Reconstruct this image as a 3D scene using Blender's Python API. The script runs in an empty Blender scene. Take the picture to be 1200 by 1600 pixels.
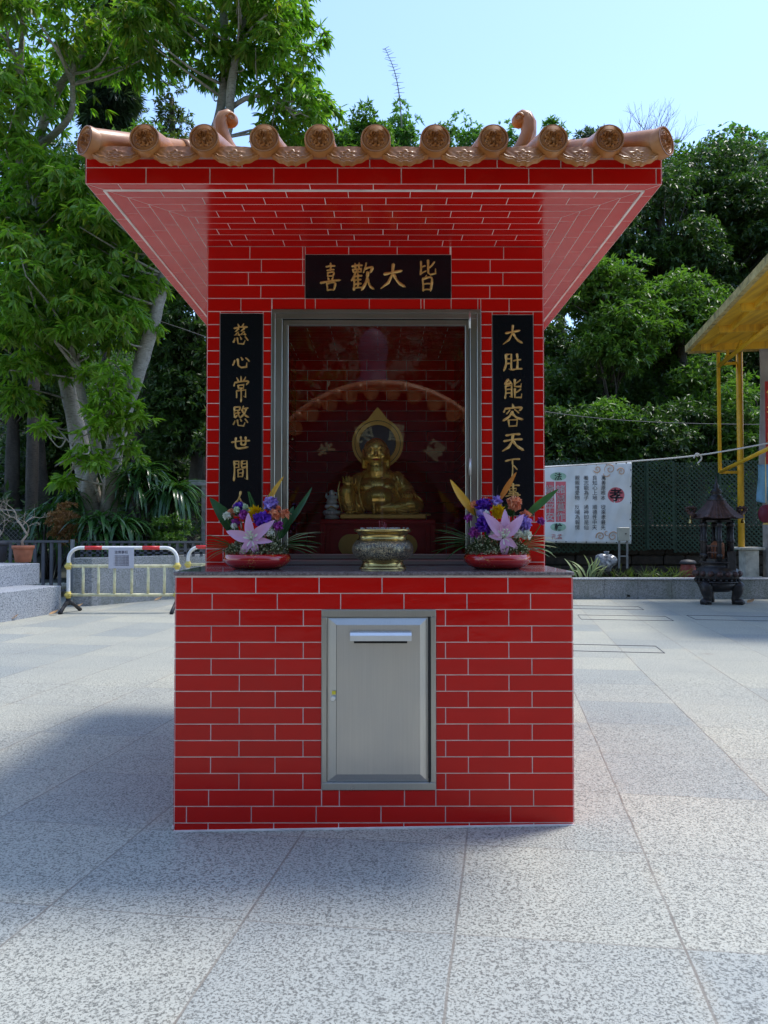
import bpy, bmesh, math, random
import numpy as np
from mathutils import Vector, Matrix, Quaternion
R = math.radians
random.seed(7); rng = np.random.default_rng(7)
scene = bpy.context.scene
COL = scene.collection

# ------------------------------------------------------------------ camera, sky, sun, exposure
CAMX, CAMZ, PITCH, YAW = 0.03, 1.10, R(1.43), R(0.143)
cam_d = bpy.data.cameras.new('camera'); cam = bpy.data.objects.new('camera', cam_d); COL.objects.link(cam)
cam.location = (CAMX, 0, CAMZ); cam.rotation_euler = (R(90) + PITCH, 0, -YAW)
cam_d.sensor_fit = 'VERTICAL'; cam_d.sensor_height = 32; cam_d.sensor_width = 24; cam_d.lens = 24
cam_d.clip_end = 2000; cam_d.clip_start = 0.05
scene.camera = cam
SUN = Vector((0.75, 0.46, 2.40)).normalized()
world = bpy.data.worlds.new('World'); scene.world = world; world.use_nodes = True
wn = world.node_tree; wn.nodes.clear()
sky = wn.nodes.new('ShaderNodeTexSky'); sky.sky_type = 'NISHITA'; sky.sun_disc = False
sky.sun_elevation = math.asin(SUN.z); sky.sun_rotation = math.atan2(SUN.x, SUN.y)
sky.air_density = 1.0; sky.dust_density = 0.6; sky.ozone_density = 2.8; sky.altitude = 100
bg = wn.nodes.new('ShaderNodeBackground'); bg.inputs['Strength'].default_value = 0.145
wo = wn.nodes.new('ShaderNodeOutputWorld')
wn.links.new(sky.outputs[0], bg.inputs[0]); wn.links.new(bg.outputs[0], wo.inputs[0])
sl = bpy.data.lights.new('sun', 'SUN'); sl.energy = 1.5; sl.angle = R(10.0); sl.color = (1.0, 0.955, 0.89)
so = bpy.data.objects.new('sun', sl); COL.objects.link(so)
so.rotation_euler = SUN.to_track_quat('Z', 'Y').to_euler()
scene.view_settings.view_transform = 'Standard'; scene.view_settings.look = 'None'
scene.view_settings.gamma = 1.0; scene.view_settings.exposure = 1.32
scene.render.film_transparent = False
scene.cycles.max_bounces = 8; scene.cycles.transparent_max_bounces = 16; scene.cycles.diffuse_bounces = 4
scene.cycles.caustics_reflective = False; scene.cycles.caustics_refractive = False
scene.cycles.sample_clamp_indirect = 8

# ------------------------------------------------------------------ helpers
def P(px, py, D):
    """world point seen at photo pixel (px,py) [1200x1600] on the plane y=D"""
    a = (px - 600) / 1200; b = (800 - py) / 1200
    dy = math.cos(PITCH) - b * math.sin(PITCH); dz = math.sin(PITCH) + b * math.cos(PITCH); dx = a
    x2 = dx * math.cos(YAW) + dy * math.sin(YAW); y2 = -dx * math.sin(YAW) + dy * math.cos(YAW)
    s = D / y2
    return Vector((CAMX + x2 * s, D, CAMZ + dz * s))
def PG(px, py, z=0.0):
    """world point on the level z seen at the pixel"""
    p = P(px, py, 1.0); k = (z - CAMZ) / (p.z - CAMZ)
    return Vector((CAMX + (p.x - CAMX) * k, k, z))
def gz(x, y):
    f = max(-0.013, min(0.013, -0.003 + 0.0165 * x))
    return f * max(0.0, min(1.0, (6.0 - y) / 2.0)) if y > 4 else f

def tag(o, label=None, cat=None, group=None, kind=None):
    if label: o['label'] = label
    if cat: o['category'] = cat
    if group: o['group'] = group
    if kind: o['kind'] = kind
    return o
def empty(name, loc=(0, 0, 0), rz=0.0, label=None, cat=None, group=None):
    o = bpy.data.objects.new(name, None); COL.objects.link(o); o.location = loc; o.rotation_euler = (0, 0, rz)
    o.empty_display_size = 0.05
    return tag(o, label, cat, group)
def copy_tree(o, parent=None):
    c = o.copy(); COL.objects.link(c)
    if parent: c.parent = parent; c.matrix_parent_inverse = o.matrix_parent_inverse.copy()
    for ch in list(o.children): copy_tree(ch, c)
    return c

class MB:
    def __init__(s): s.v = []; s.f = []; s.m = []; s.sm = []
    def add(s, vs, fs, mi=0, smooth=False):
        n = len(s.v); s.v.extend([tuple(v) for v in vs]); s.f.extend([tuple(i + n for i in f) for f in fs])
        s.m.extend([mi] * len(fs)); s.sm.extend([smooth] * len(fs)); return s
    def box(s, c, d, rz=0, mi=0, bev=0.0, M=None):
        """c centre, d full size; bevelled corners when bev>0"""
        x, y, z = d[0] / 2, d[1] / 2, d[2] / 2
        if bev <= 0:
            vs = [(-x,-y,-z),(x,-y,-z),(x,y,-z),(-x,y,-z),(-x,-y,z),(x,-y,z),(x,y,z),(-x,y,z)]
            fs = [(0,3,2,1),(4,5,6,7),(0,1,5,4),(1,2,6,5),(2,3,7,6),(3,0,4,7)]
        else:
            b = min(bev, x * .49, y * .49, z * .49)
            bm = bmesh.new(); bmesh.ops.create_cube(bm, size=1)
            for v in bm.verts: v.co = Vector((v.co.x * 2 * x, v.co.y * 2 * y, v.co.z * 2 * z))
            bmesh.ops.bevel(bm, geom=list(bm.edges), offset=b, segments=1, affect='EDGES')
            bm.verts.index_update()
            vs = [v.co.copy() for v in bm.verts]; fs = [[v.index for v in f.verts] for f in bm.faces]; bm.free()
        T = (M if M is not None else Matrix.Rotation(rz, 4, 'Z'))
        vs = [T @ Vector(v) + Vector(c) for v in vs]
        return s.add(vs, fs, mi)
    def bar(s, a, b, w, h=None, mi=0, up=(0, 0, 1)):
        """square bar between two points"""
        a = Vector(a); b = Vector(b); h = h or w; d = (b - a); L = d.length; d.normalize()
        u = Vector(up)
        if abs(d.dot(u)) > .95: u = Vector((0, 1, 0))
        r = d.cross(u).normalized(); u = r.cross(d)
        vs = []
        for p in (a, b):
            for i, j in ((-1,-1),(1,-1),(1,1),(-1,1)): vs.append(p + r * i * w / 2 + u * j * h / 2)
        return s.add(vs, [(3,2,1,0),(4,5,6,7),(0,1,5,4),(1,2,6,5),(2,3,7,6),(3,0,4,7)], mi)
    def tube(s, pts, rad, n=8, mi=0, cap=True, flat=None, smooth=True):
        """swept tube; rad number or list; flat=(a,b) scales section"""
        pts = [Vector(p) for p in pts]; k = len(pts)
        if not hasattr(rad, '__len__'): rad = [rad] * k
        vs = []; fs = []
        t0 = (pts[1] - pts[0]).normalized()
        ref = Vector((0, 0, 1)) if abs(t0.z) < .9 else Vector((0, 1, 0))
        r = t0.cross(ref).normalized()
        for i, p in enumerate(pts):
            t = (pts[min(i + 1, k - 1)] - pts[max(i - 1, 0)])
            t = t.normalized() if t.length > 1e-9 else t0
            r = (r - t * r.dot(t)); r = r.normalized() if r.length > 1e-6 else t.cross(ref).normalized()
            u = t.cross(r)
            fa, fb = flat or (1, 1)
            for j in range(n):
                a = 2 * math.pi * j / n
                vs.append(p + (r * math.cos(a) * fa + u * math.sin(a) * fb) * rad[i])
        for i in range(k - 1):
            for j in range(n):
                a = i * n + j; b = i * n + (j + 1) % n
                fs.append((a, b, b + n, a + n))
        if cap: fs.append(tuple(range(n))[::-1]); fs.append(tuple((k - 1) * n + j for j in range(n)))
        return s.add(vs, fs, mi, smooth)
    def lathe(s, prof, c=(0, 0, 0), n=32, mi=0, smooth=True, sx=1, sy=1, closed=True):
        c = Vector(c); vs = []; fs = []
        for r, z in prof:
            for j in range(n):
                a = 2 * math.pi * j / n
                vs.append(c + Vector((r * math.cos(a) * sx, r * math.sin(a) * sy, z)))
        for i in range(len(prof) - 1):
            for j in range(n):
                a = i * n + j; b = i * n + (j + 1) % n
                fs.append((a, b, b + n, a + n))
        if closed:
            fs.append(tuple(range(n))[::-1]); k = (len(prof) - 1) * n; fs.append(tuple(k + j for j in range(n)))
        return s.add(vs, fs, mi, smooth)
    def ball(s, c, r, seg=10, rings=7, mi=0, M=None):
        r = (r, r, r) if not hasattr(r, '__len__') else r
        vs = []; fs = []; c = Vector(c)
        for i in range(rings + 1):
            th = math.pi * i / rings
            for j in range(seg):
                a = 2 * math.pi * j / seg
                v = Vector((math.sin(th) * math.cos(a) * r[0], math.sin(th) * math.sin(a) * r[1], math.cos(th) * r[2]))
                if M: v = M @ v
                vs.append(c + v)
        for i in range(rings):
            for j in range(seg):
                a = i * seg + j; b = i * seg + (j + 1) % seg
                fs.append((a, a + seg, b + seg, b))
        return s.add(vs, fs, mi, True)
    def prism(s, poly, O, U, V, N, depth, mi=0):
        """polygon in plane (O,U,V) extruded by depth along N"""
        O, U, V, N = Vector(O), Vector(U), Vector(V), Vector(N); n = len(poly)
        vs = [O + U * p[0] + V * p[1] for p in poly] + [O + U * p[0] + V * p[1] + N * depth for p in poly]
        fs = [tuple(range(n))[::-1], tuple(n + i for i in range(n))] + [(i, (i + 1) % n, n + (i + 1) % n, n + i) for i in range(n)]
        return s.add(vs, fs, mi)
    def build(s, name, mats, parent=None, fix=True, merge=False):
        me = bpy.data.meshes.new(name); me.from_pydata(s.v, [], s.f)
        mats = mats if isinstance(mats, (list, tuple)) else [mats]
        for m in mats: me.materials.append(m)
        me.polygons.foreach_set('material_index', s.m); me.polygons.foreach_set('use_smooth', s.sm)
        if fix or merge:
            bm = bmesh.new(); bm.from_mesh(me)
            if merge: bmesh.ops.remove_doubles(bm, verts=bm.verts, dist=1e-5)
            bmesh.ops.recalc_face_normals(bm, faces=bm.faces); bm.to_mesh(me); bm.free()
        me.update()
        o = bpy.data.objects.new(name, me); COL.objects.link(o)
        if parent: o.parent = parent
        return o

def soft(o, ang=40):
    """smooth by angle through a bevel-friendly edge split"""
    m = o.modifiers.new('split', 'EDGE_SPLIT'); m.split_angle = R(ang); return o

def np_mesh(name, verts, faces_flat, sizes, mat, parent=None, smooth=False):
    me = bpy.data.meshes.new(name)
    me.vertices.add(len(verts)); me.vertices.foreach_set('co', np.asarray(verts, np.float32).ravel())
    me.loops.add(len(faces_flat)); me.loops.foreach_set('vertex_index', np.asarray(faces_flat, np.int32))
    sizes = np.asarray(sizes, np.int32)
    me.polygons.add(len(sizes)); me.polygons.foreach_set('loop_start', np.concatenate([[0], np.cumsum(sizes)[:-1]]).astype(np.int32))
    if smooth: me.polygons.foreach_set('use_smooth', np.ones(len(sizes), bool))
    me.materials.append(mat); me.update(calc_edges=True); me.validate()
    o = bpy.data.objects.new(name, me); COL.objects.link(o)
    if parent: o.parent = parent
    return o

# ------------------------------------------------------------------ node material helpers
class NM:
    def __init__(s, name, **kw):
        s.m = bpy.data.materials.new(name); s.m.use_nodes = True; s.t = s.m.node_tree; s.n = s.t.nodes
        s.bs = s.n['Principled BSDF']; s.out = s.n['Material Output']
        for k, v in kw.items(): s.set(k, v)
    def set(s, k, v):
        k = {'color': 'Base Color', 'rough': 'Roughness', 'metal': 'Metallic', 'spec': 'Specular IOR Level', 'coat': 'Coat Weight', 'coatr': 'Coat Roughness', 'ior': 'IOR', 'trans': 'Transmission Weight', 'aniso': 'Anisotropic'}.get(k, k)
        if isinstance(v, bpy.types.NodeSocket): s.t.links.new(v, s.bs.inputs[k])
        else:
            if k == 'Base Color' and len(v) == 3: v = (*v, 1)
            s.bs.inputs[k].default_value = v
    def node(s, typ, ins=None, **props):
        nd = s.n.new(typ)
        for k, v in props.items(): setattr(nd, k, v)
        for k, v in (ins or {}).items():
            if isinstance(v, bpy.types.NodeSocket): s.t.links.new(v, nd.inputs[k])
            else: nd.inputs[k].default_value = v
        return nd
    def coord(s, kind='Object'): return s.node('ShaderNodeTexCoord').outputs[kind]
    def pos(s): return s.node('ShaderNodeNewGeometry').outputs['Position']
    def rnd(s): return s.node('ShaderNodeNewGeometry').outputs['Random Per Island']
    def math(s, op, a, b=0.5, c=0.5): return s.node('ShaderNodeMath', {0: a, 1: b, 2: c}, operation=op).outputs[0]
    def noise(s, vec, scale, detail=3, rough=.5, out=0, dist=0.0):
        return s.node('ShaderNodeTexNoise', {'Vector': vec, 'Scale': scale, 'Detail': detail, 'Roughness': rough, 'Distortion': dist}).outputs[out]
    def ramp(s, fac, stops, interp='LINEAR'):
        nd = s.node('ShaderNodeValToRGB', {0: fac}); cr = nd.color_ramp; cr.interpolation = interp
        while len(cr.elements) < len(stops): cr.elements.new(.5)
        for e, (p, c) in zip(cr.elements, stops): e.position = p; e.color = (*c, 1) if len(c) == 3 else c
        return nd.outputs[0]
    def mix(s, fac, a, b, mode='MIX'):
        nd = s.n.new('ShaderNodeMix'); nd.data_type = 'RGBA'; nd.blend_type = mode
        for idx, v in ((0, fac), (6, a), (7, b)):
            if isinstance(v, bpy.types.NodeSocket): s.t.links.new(v, nd.inputs[idx])
            else: nd.inputs[idx].default_value = (*v, 1) if hasattr(v, '__len__') and len(v) == 3 else v
        return nd.outputs[2]
    def scalev(s, vec, sc): return s.node('ShaderNodeMapping', {'Vector': vec, 'Scale': sc}).outputs[0]
    def bump(s, h, strength=.3, dist=.01):
        b = s.node('ShaderNodeBump', {'Height': h, 'Strength': strength, 'Distance': dist}); s.t.links.new(b.outputs[0], s.bs.inputs['Normal']); return b

def simple(name, color, rough=.5, metal=0, var=.12, scale=6, bumpy=0, bscale=40, **kw):
    m = NM(name, rough=rough, metal=metal, **kw)
    co = m.coord()
    n = m.noise(co, scale, 4, .6)
    dk = tuple(c * (1 - var) for c in color); lt = tuple(min(1, c * (1 + var)) for c in color)
    m.set('color', m.ramp(n, [(.3, dk), (.7, lt)]))
    if bumpy: m.bump(m.noise(co, bscale, 4, .6), bumpy, .01)
    return m.m

def tile_mat(name, base, dark):
    m = NM(name, rough=.14, spec=.30)
    co = m.pos()
    r = m.rnd()
    c = m.mix(m.ramp(r, [(0, (0, 0, 0)), (1, (1, 1, 1))]), dark, base)
    n = m.noise(co, 7, 4, .6)
    c = m.mix(m.ramp(n, [(.35, (0, 0, 0)), (.75, (.35, .35, .35))]), c, tuple(x * .72 for x in base))
    st = m.noise(m.scalev(co, (1.4, 1.4, 9)), 6, 5, .7)
    m.set('color', c)
    m.set('rough', m.ramp(st, [(.3, (.11,) * 3), (.75, (.26,) * 3)]))
    m.bump(m.noise(m.scalev(co, (1, 1, 1.6)), 13, 2, .5), .22, .006)
    return m.m
M = {}
M['tile'] = tile_mat('red_glazed_tile', (.60, .008, .005), (.54, .006, .004))
M['grout'] = simple('pale_grout', (.84, .74, .70), .85, var=.22, scale=9)
M['black_stone'] = None
m = NM('black_granite', rough=.22, spec=.35); co = m.coord()
sp = m.node('ShaderNodeTexVoronoi', {'Vector': co, 'Scale': 160.0}).outputs['Distance']
m.set('color', m.ramp(sp, [(.0, (.05, .055, .07)), (.16, (.006, .007, .010)), (1, (.005, .006, .009))])); M['black_stone'] = m.m
m = NM('gold_lettering', rough=.4, metal=.35); co = m.coord()
m.set('color', m.ramp(m.noise(co, 60, 3, .6), [(.3, (.60, .34, .09)), (.7, (.86, .56, .20))])); M['gold_letter'] = m.m
def steel(name, c, rough, stripe=(60, 60, 1.2)):
    m = NM(name, metal=.95); co = m.coord()
    st = m.noise(m.scalev(co, stripe), 4, 5, .7)
    m.set('color', m.ramp(st, [(.25, tuple(x * .90 for x in c)), (.75, c)]))
    bl = m.noise(co, 5, 4, .65)
    m.set('rough', m.ramp(bl, [(.3, (rough * .85,) * 3), (.7, (rough * 1.2,) * 3)]))
    m.bump(st, .06, .002)
    return m.m
M['steel'] = steel('stainless_frame', (.46, .45, .41), .32)
M['steel_door'] = steel('brushed_stainless_sheet', (.60, .57, .52), .40, (50, 50, .8))
M['steel_bright'] = simple('polished_aluminium', (.78, .78, .76), .34, .7, .06)
M['black'] = simple('black_void', (.008, .008, .008), .8)
M['sealant'] = simple('dark_sealant', (.03, .03, .03), .7)
m = NM('dark_polished_ledge_granite', rough=.10, spec=.6); co = m.coord()
n = m.noise(co, 120, 4, .7); m.set('color', m.ramp(n, [(.4, (.10, .08, .08)), (.62, (.24, .20, .20))])); M['ledge'] = m.m

def roof_mat():
    m = NM('glazed_terracotta', rough=.42, coat=.12, coatr=.2); co = m.pos()
    n = m.noise(co, 9, 4, .65); r = m.rnd()
    c = m.ramp(n, [(.25, (.31, .10, .022)), (.55, (.43, .17, .045)), (.8, (.52, .25, .09))])
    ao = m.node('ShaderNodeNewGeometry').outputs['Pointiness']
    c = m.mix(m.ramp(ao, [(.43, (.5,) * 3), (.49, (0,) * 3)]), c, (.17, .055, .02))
    m.set('color', c); m.bump(m.noise(co, 70, 3, .6), .12, .004)
    return m.m
M['terracotta'] = roof_mat()
m = NM('weathered_terracotta', rough=.6); co = m.pos(); n = m.noise(co, 14, 5, .7)
m.set('color', m.ramp(n, [(.3, (.20, .10, .06)), (.5, (.36, .19, .12)), (.72, (.45, .38, .33))])); m.bump(n, .3, .01); M['old_terracotta'] = m.m
M['mortar'] = simple('dark_mortar', (.10, .085, .08), .9, var=.4, scale=40, bumpy=.5)

def granite(name, lo, hi, scale, joints=False, rough=.5):
    m = NM(name, rough=rough, spec=.35); co = m.pos()
    n = m.noise(co, scale, 2.5, .55, dist=.4)
    n2 = m.noise(co, scale * 2.3, 2, .5)
    s = m.math('ADD', m.math('MULTIPLY', n, .7), m.math('MULTIPLY', n2, .3))
    c = m.ramp(s, [(.40, lo), (.46, tuple((a * .6 + b * .4) for a, b in zip(lo, hi))), (.53, hi)])
    spk = m.noise(co, scale * 1.6, 1, .5)
    c = m.mix(m.ramp(spk, [(.68, (0,) * 3), (.74, (.65,) * 3)]), c, tuple(x * .35 for x in lo))
    return m, c, co
m, c, co = granite('granite_wall', (.13, .135, .14), (.36, .37, .38), 70)
wa = m.noise(m.scalev(co, (2.2, 2.2, .8)), 1.5, 5, .7)
c = m.mix(m.ramp(wa, [(.40, (0,) * 3), (.72, (.55,) * 3)]), c, (.10, .12, .07))
m.set('color', c); m.bump(m.noise(co, 90, 3, .6), .15, .003); M['granite_wall'] = m.m
m, c, co = granite('granite_block', (.13, .14, .16), (.42, .44, .47), 75)
m.set('color', c); m.bump(m.noise(co, 90, 3, .6), .15, .003); M['granite_block'] = m.m

def leaf_mat(name, cols, trans=.35, rough=.38, spec=.5):
    m = NM(name, rough=rough, spec=spec)
    r = m.rnd(); c = m.ramp(r, [(i / (len(cols) - 1), c) for i, c in enumerate(cols)])
    big = m.noise(m.pos(), .55, 2, .5)
    c = m.mix(m.ramp(big, [(.38, (0,) * 3), (.62, (.5,) * 3)]), c, tuple(x * 1.35 for x in cols[-2 if len(cols) > 2 else -1]))
    m.set('color', c)
    tr = m.node('ShaderNodeBsdfTranslucent', {'Color': m.mix(1.0, c, (1.6, 2.1, .7), 'MULTIPLY')})
    ms = m.node('ShaderNodeMixShader', {0: trans}); m.t.links.new(m.bs.outputs[0], ms.inputs[1]); m.t.links.new(tr.outputs[0], ms.inputs[2])
    m.t.links.new(ms.outputs[0], m.out.inputs[0])
    return m.m
def bark_mat(name, a, b, scale=5):
    m = NM(name, rough=.85); co = m.pos(); n = m.noise(m.scalev(co, (1, 1, .45)), scale, 5, .7)
    n2 = m.noise(m.scalev(co, (1, 1, 3.5)), scale * 2.6, 3, .7)
    c = m.mix(m.ramp(n2, [(.5, (0,) * 3), (.66, (.6,) * 3)]), m.ramp(n, [(.3, a), (.65, b)]), tuple(x * .5 for x in a))
    m.set('color', c); m.bump(n2, .5, .03); return m.m

# ------------------------------------------------------------------ courtyard paving
def courtyard_mat():
    m, c, co = granite('granite_paving', (.165, .165, .142), (.475, .475, .405), 128, rough=.55)
    a = R(9.1); e1 = (math.cos(a), -math.sin(a), 0); e2 = (math.sin(a), math.cos(a), 0)
    def dot(e): return m.node('ShaderNodeVectorMath', {0: co, 1: e}, operation='DOT_PRODUCT').outputs['Value']
    A0 = .348 * e1[0] + 2.87 * e1[1]; B0 = .813 * e2[0] + 2.03 * e2[1]
    fr = []; ids = []
    wob = m.math('MULTIPLY', m.noise(co, 3, 2), .012)
    for e, o in ((e1, A0), (e2, B0)):
        u = m.math('DIVIDE', m.math('SUBTRACT', m.math('ADD', dot(e), wob), o + .006), .6)
        f = m.math('FRACT', u); d = m.math('MINIMUM', f, m.math('SUBTRACT', 1.0, f))
        fr.append(d); ids.append(m.math('FLOOR', u))
    idv = m.node('ShaderNodeCombineXYZ', {0: ids[0], 1: ids[1]}).outputs[0]
    wnz = m.node('ShaderNodeTexWhiteNoise', {'Vector': idv}, noise_dimensions='3D')
    tint = m.ramp(wnz.outputs['Value'], [(0, (.80, .84, .90)), (.5, (.97, .97, .97)), (1, (1.10, 1.08, 1.03))])
    c = m.mix(1.0, c, tint, 'MULTIPLY')
    big = m.noise(co, 1.1, 5, .65)
    c = m.mix(1.0, c, m.ramp(big, [(.3, (.88, .89, .91)), (.7, (1.05, 1.04, 1.02))]), 'MULTIPLY')
    # joints: along-lines clearly visible, cross lines finer; rusty stain beside the along-joints
    lj = m.ramp(fr[0], [(.0, (1,) * 3), (.0045, (1,) * 3), (.008, (0,) * 3)])
    cj = m.ramp(fr[1], [(.0, (.8,) * 3), (.003, (.8,) * 3), (.006, (0,) * 3)])
    st = m.math('MULTIPLY', m.ramp(fr[0], [(0, (1,) * 3), (.07, (0,) * 3)]), m.ramp(m.noise(co, 2.2, 4, .7), [(.48, (0,) * 3), (.75, (.45,) * 3)]))
    c = m.mix(st, c, (.50, .43, .31))
    jm = m.math('MAXIMUM', lj, cj)
    jt = m.math('MULTIPLY', jm, m.ramp(m.noise(co, 5, 3, .6), [(.3, (.45,) * 3), (.6, (.95,) * 3)]))
    c = m.mix(jt, c, (.20, .18, .15))
    # drips and round stains
    spt = m.node('ShaderNodeTexVoronoi', {'Vector': co, 'Scale': .9}).outputs['Distance']
    c = m.mix(m.ramp(spt, [(.02, (.35,) * 3), (.07, (0,) * 3)]), c, (.20, .14, .10))
    m.set('color', c)
    m.set('rough', m.ramp(m.noise(co, 62, 2), [(.4, (.45,) * 3), (.6, (.65,) * 3)]))
    h = m.math('SUBTRACT', m.math('MULTIPLY', m.noise(co, 110, 2), .25), jt)
    m.bump(h, .35, .003)
    return m.m
M['paving'] = courtyard_mat()
def grid_mesh(name, xs, ys, zf, mat, smooth=True):
    vs = [(x, y, zf(x, y)) for y in ys for x in xs]; nx = len(xs)
    fs = [(j * nx + i, j * nx + i + 1, (j + 1) * nx + i + 1, (j + 1) * nx + i) for j in range(len(ys) - 1) for i in range(nx - 1)]
    b = MB(); b.add(vs, fs, 0, smooth); return b.build(name, mat)
xs = sorted(set([-30, -20, -12, -8, -5, -3, -2, -1.6] + [round(i * .2, 2) for i in range(-7, 8)] + [1.6, 2, 3, 5, 8, 12, 20, 30]))
ys = sorted(set([-30, -20, -10, -5, -2, 0, 1, 2, 3, 4, 4.5, 5, 5.5, 6, 8, 12, 16.4]))
tag(grid_mesh('courtyard', xs, ys, gz, M['paving']), kind='structure')

# ------------------------------------------------------------------ tiled surfaces
def inset(poly, d):
    n = len(poly); out = []
    for i in range(n):
        p0, p1, p2 = Vector(poly[i - 1]), Vector(poly[i]), Vector(poly[(i + 1) % n])
        e1 = (p1 - p0).normalized(); e2 = (p2 - p1).normalized()
        n1 = Vector((-e1.y, e1.x)); n2 = Vector((-e2.y, e2.x))
        k = 1 + n1.dot(n2)
        out.append(p1 + (n1 + n2) * (d / max(k, .2)))
    return out
def area(poly): return sum(poly[i - 1][0] * poly[i][1] - poly[i][0] * poly[i - 1][1] for i in range(len(poly))) / 2
class Tiler:
    def __init__(s): s.t = MB(); s.g = MB()
    def tile(s, poly, O, U, V, N, gap=.0032, h=.003):
        if area(poly) < 0: poly = poly[::-1]
        if abs(area(poly)) < 4e-5: return
        O, U, V, N = Vector(O), Vector(U), Vector(V), Vector(N)
        s.g.add([O + U * p[0] + V * p[1] for p in poly], [tuple(range(len(poly)))])
        a = inset(poly, gap / 2); b = inset(poly, gap / 2 + .0013)
        if area(b) <= 1e-5: return
        n = len(poly); ti = [random.uniform(-.00016, .00016) for _ in range(3)]
        cx = sum(p[0] for p in poly) / n; cy = sum(p[1] for p in poly) / n
        vs = [O + U * p[0] + V * p[1] for p in a]
        for p in b: vs.append(O + U * p[0] + V * p[1] + N * (h + ti[0] + ti[1] * (1 if p[0] > cx else -1) + ti[2] * .5 * (1 if p[1] > cy else -1)))
        fs = [tuple(n + i for i in range(n))] + [(i, (i + 1) % n, n + (i + 1) % n, n + i) for i in range(n)]
        s.t.add(vs, fs)
    def rows(s, O, U, V, N, width, vlist, joints, holes=(), **kw):
        """vlist row boundaries; joints(i) list of joint u positions inside 0..width"""
        for i in range(len(vlist) - 1):
            v0, v1 = vlist[i], vlist[i + 1]
            js = [0.0] + sorted(j for j in joints(i) if .012 < j < width - .012) + [width]
            for a, b in zip(js[:-1], js[1:]):
                rects = [(a, b, v0, v1)]
                for (h0, h1, g0, g1) in holes:
                    nr = []
                    for (p, q, r, t) in rects:
                        if q <= h0 or p >= h1 or t <= g0 or r >= g1: nr.append((p, q, r, t)); continue
                        if p < h0: nr.append((p, h0, r, t))
                        if q > h1: nr.append((h1, q, r, t))
                        pp, qq = max(p, h0), min(q, h1)
                        if r < g0: nr.append((pp, qq, r, g0))
                        if t > g1: nr.append((pp, qq, g1, t))
                    rects = nr
                for (p, q, r, t) in rects: s.tile([(p, r), (q, r), (q, t), (p, t)], O, U, V, N, **kw)
    def build(s, tname, gname, parent):
        t = s.t.build(tname, M['tile'], parent, fix=False); g = s.g.build(gname, M['grout'], parent, fix=False); return t, g
def bond(pitch, off_even, off_odd, width):
    def f(i):
        o = off_even if i % 2 == 0 else off_odd; r = []; u = o
        while u < width: r.append(u); u += pitch
        return r
    return f

# ------------------------------------------------------------------ the shrine
Y0, Y1, Y2 = 2.88, 3.43, 4.75            # pedestal front, niche front, back
HB, HC = 0.742, 0.755                    # half widths: pedestal, upper body
ZL = P(590, 893, Y0).z                   # ledge level
ZS = 2.383                               # soffit
EY0, EX = 2.81, 1.065; EY1 = Y2 + .42    # eaves
shrine = empty('shrine', (0, Y1, 0), label='red tiled roadside shrine with terracotta roof and glazed niche on a wide pedestal', cat='shrine')
def par(o): 
    o.parent = shrine; o.matrix_parent_inverse = Matrix.Translation((0, -Y1, 0)); return o
def B(mb, name, mat, **k): return par(mb.build(name, mat, **k))

# pedestal
T = Tiler(); ZT = ZL - .021
pw = 2 * HB
def jx(z): return [(x - 28) / 1140 * pw for x in z]
rowsJ = {0: [75,258,440,621,802,983], 1: [133,320,502,684,865,1048], 13: [126,311,499,685,871,1054], 14: [63,248,433,618,802,988], 15: [125,312,497,683,870,1054]}
for i in range(2, 13): rowsJ[i] = [212, 395, 780 + 23, 985] if i % 2 == 0 else [131, 315, 868, 1051]
zr = [ZT - i * .0607 for i in range(0, 20)]
door = (P(503, 951, Y0), P(681, 1228, Y0))
door[0].z = ZT - 2 * .0607; door[1].z = ZT - 13 * .0607
hole = (door[0].x + HB, door[1].x + HB, door[1].z, door[0].z)
vl = [z for z in zr if z > -.02] ; vl = sorted(vl + [-.045])
nrow = len(vl) - 1
for face in range(1):
    T.rows((-HB, Y0, 0), (1, 0, 0), (0, 0, 1), (0, -1, 0), pw, vl, lambda i: jx(rowsJ.get(nrow - 1 - i, rowsJ[15])), holes=[hole])
side = Y2 - Y0
T.rows((-HB, Y2, 0), (0, -1, 0), (0, 0, 1), (-1, 0, 0), side, vl, bond(.236, .05, .168, side))
T.rows((HB, Y0, 0), (0, 1, 0), (0, 0, 1), (1, 0, 0), side, vl, bond(.236, .05, .168, side))
T.rows((HB, Y2, 0), (-1, 0, 0), (0, 0, 1), (0, 1, 0), pw, vl, bond(.236, .05, .168, pw))
par(T.t.build('pedestal_tiles', M['tile'], None, fix=False)); par(T.g.build('pedestal', M['grout'], None, fix=False))
lb = MB(); lb.box((0, (Y0 + Y1 + .2) / 2 - .004, ZL - .0075), (2 * HB + .012, Y1 + .2 - Y0 + .012, .015), bev=.003)
B(lb, 'ledge', M['ledge'])
lb = MB(); lb.box((0, Y0 + .07, ZL - .0182), (2 * HB - .003, .14, .0060)); B(lb, 'mortar_bed', M['grout'])

mb = MB(); mb.bar((-HB, Y0 - .002, gz(-HB, 2.88) + .002), (HB, Y0 - .002, gz(HB, 2.88) + .002), .012, .006); mb.bar((-HB - .003, Y0, .0), (-HB - .003, Y2, .0), .012, .01); B(mb, 'mortar_joint', M['grout'])
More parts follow.
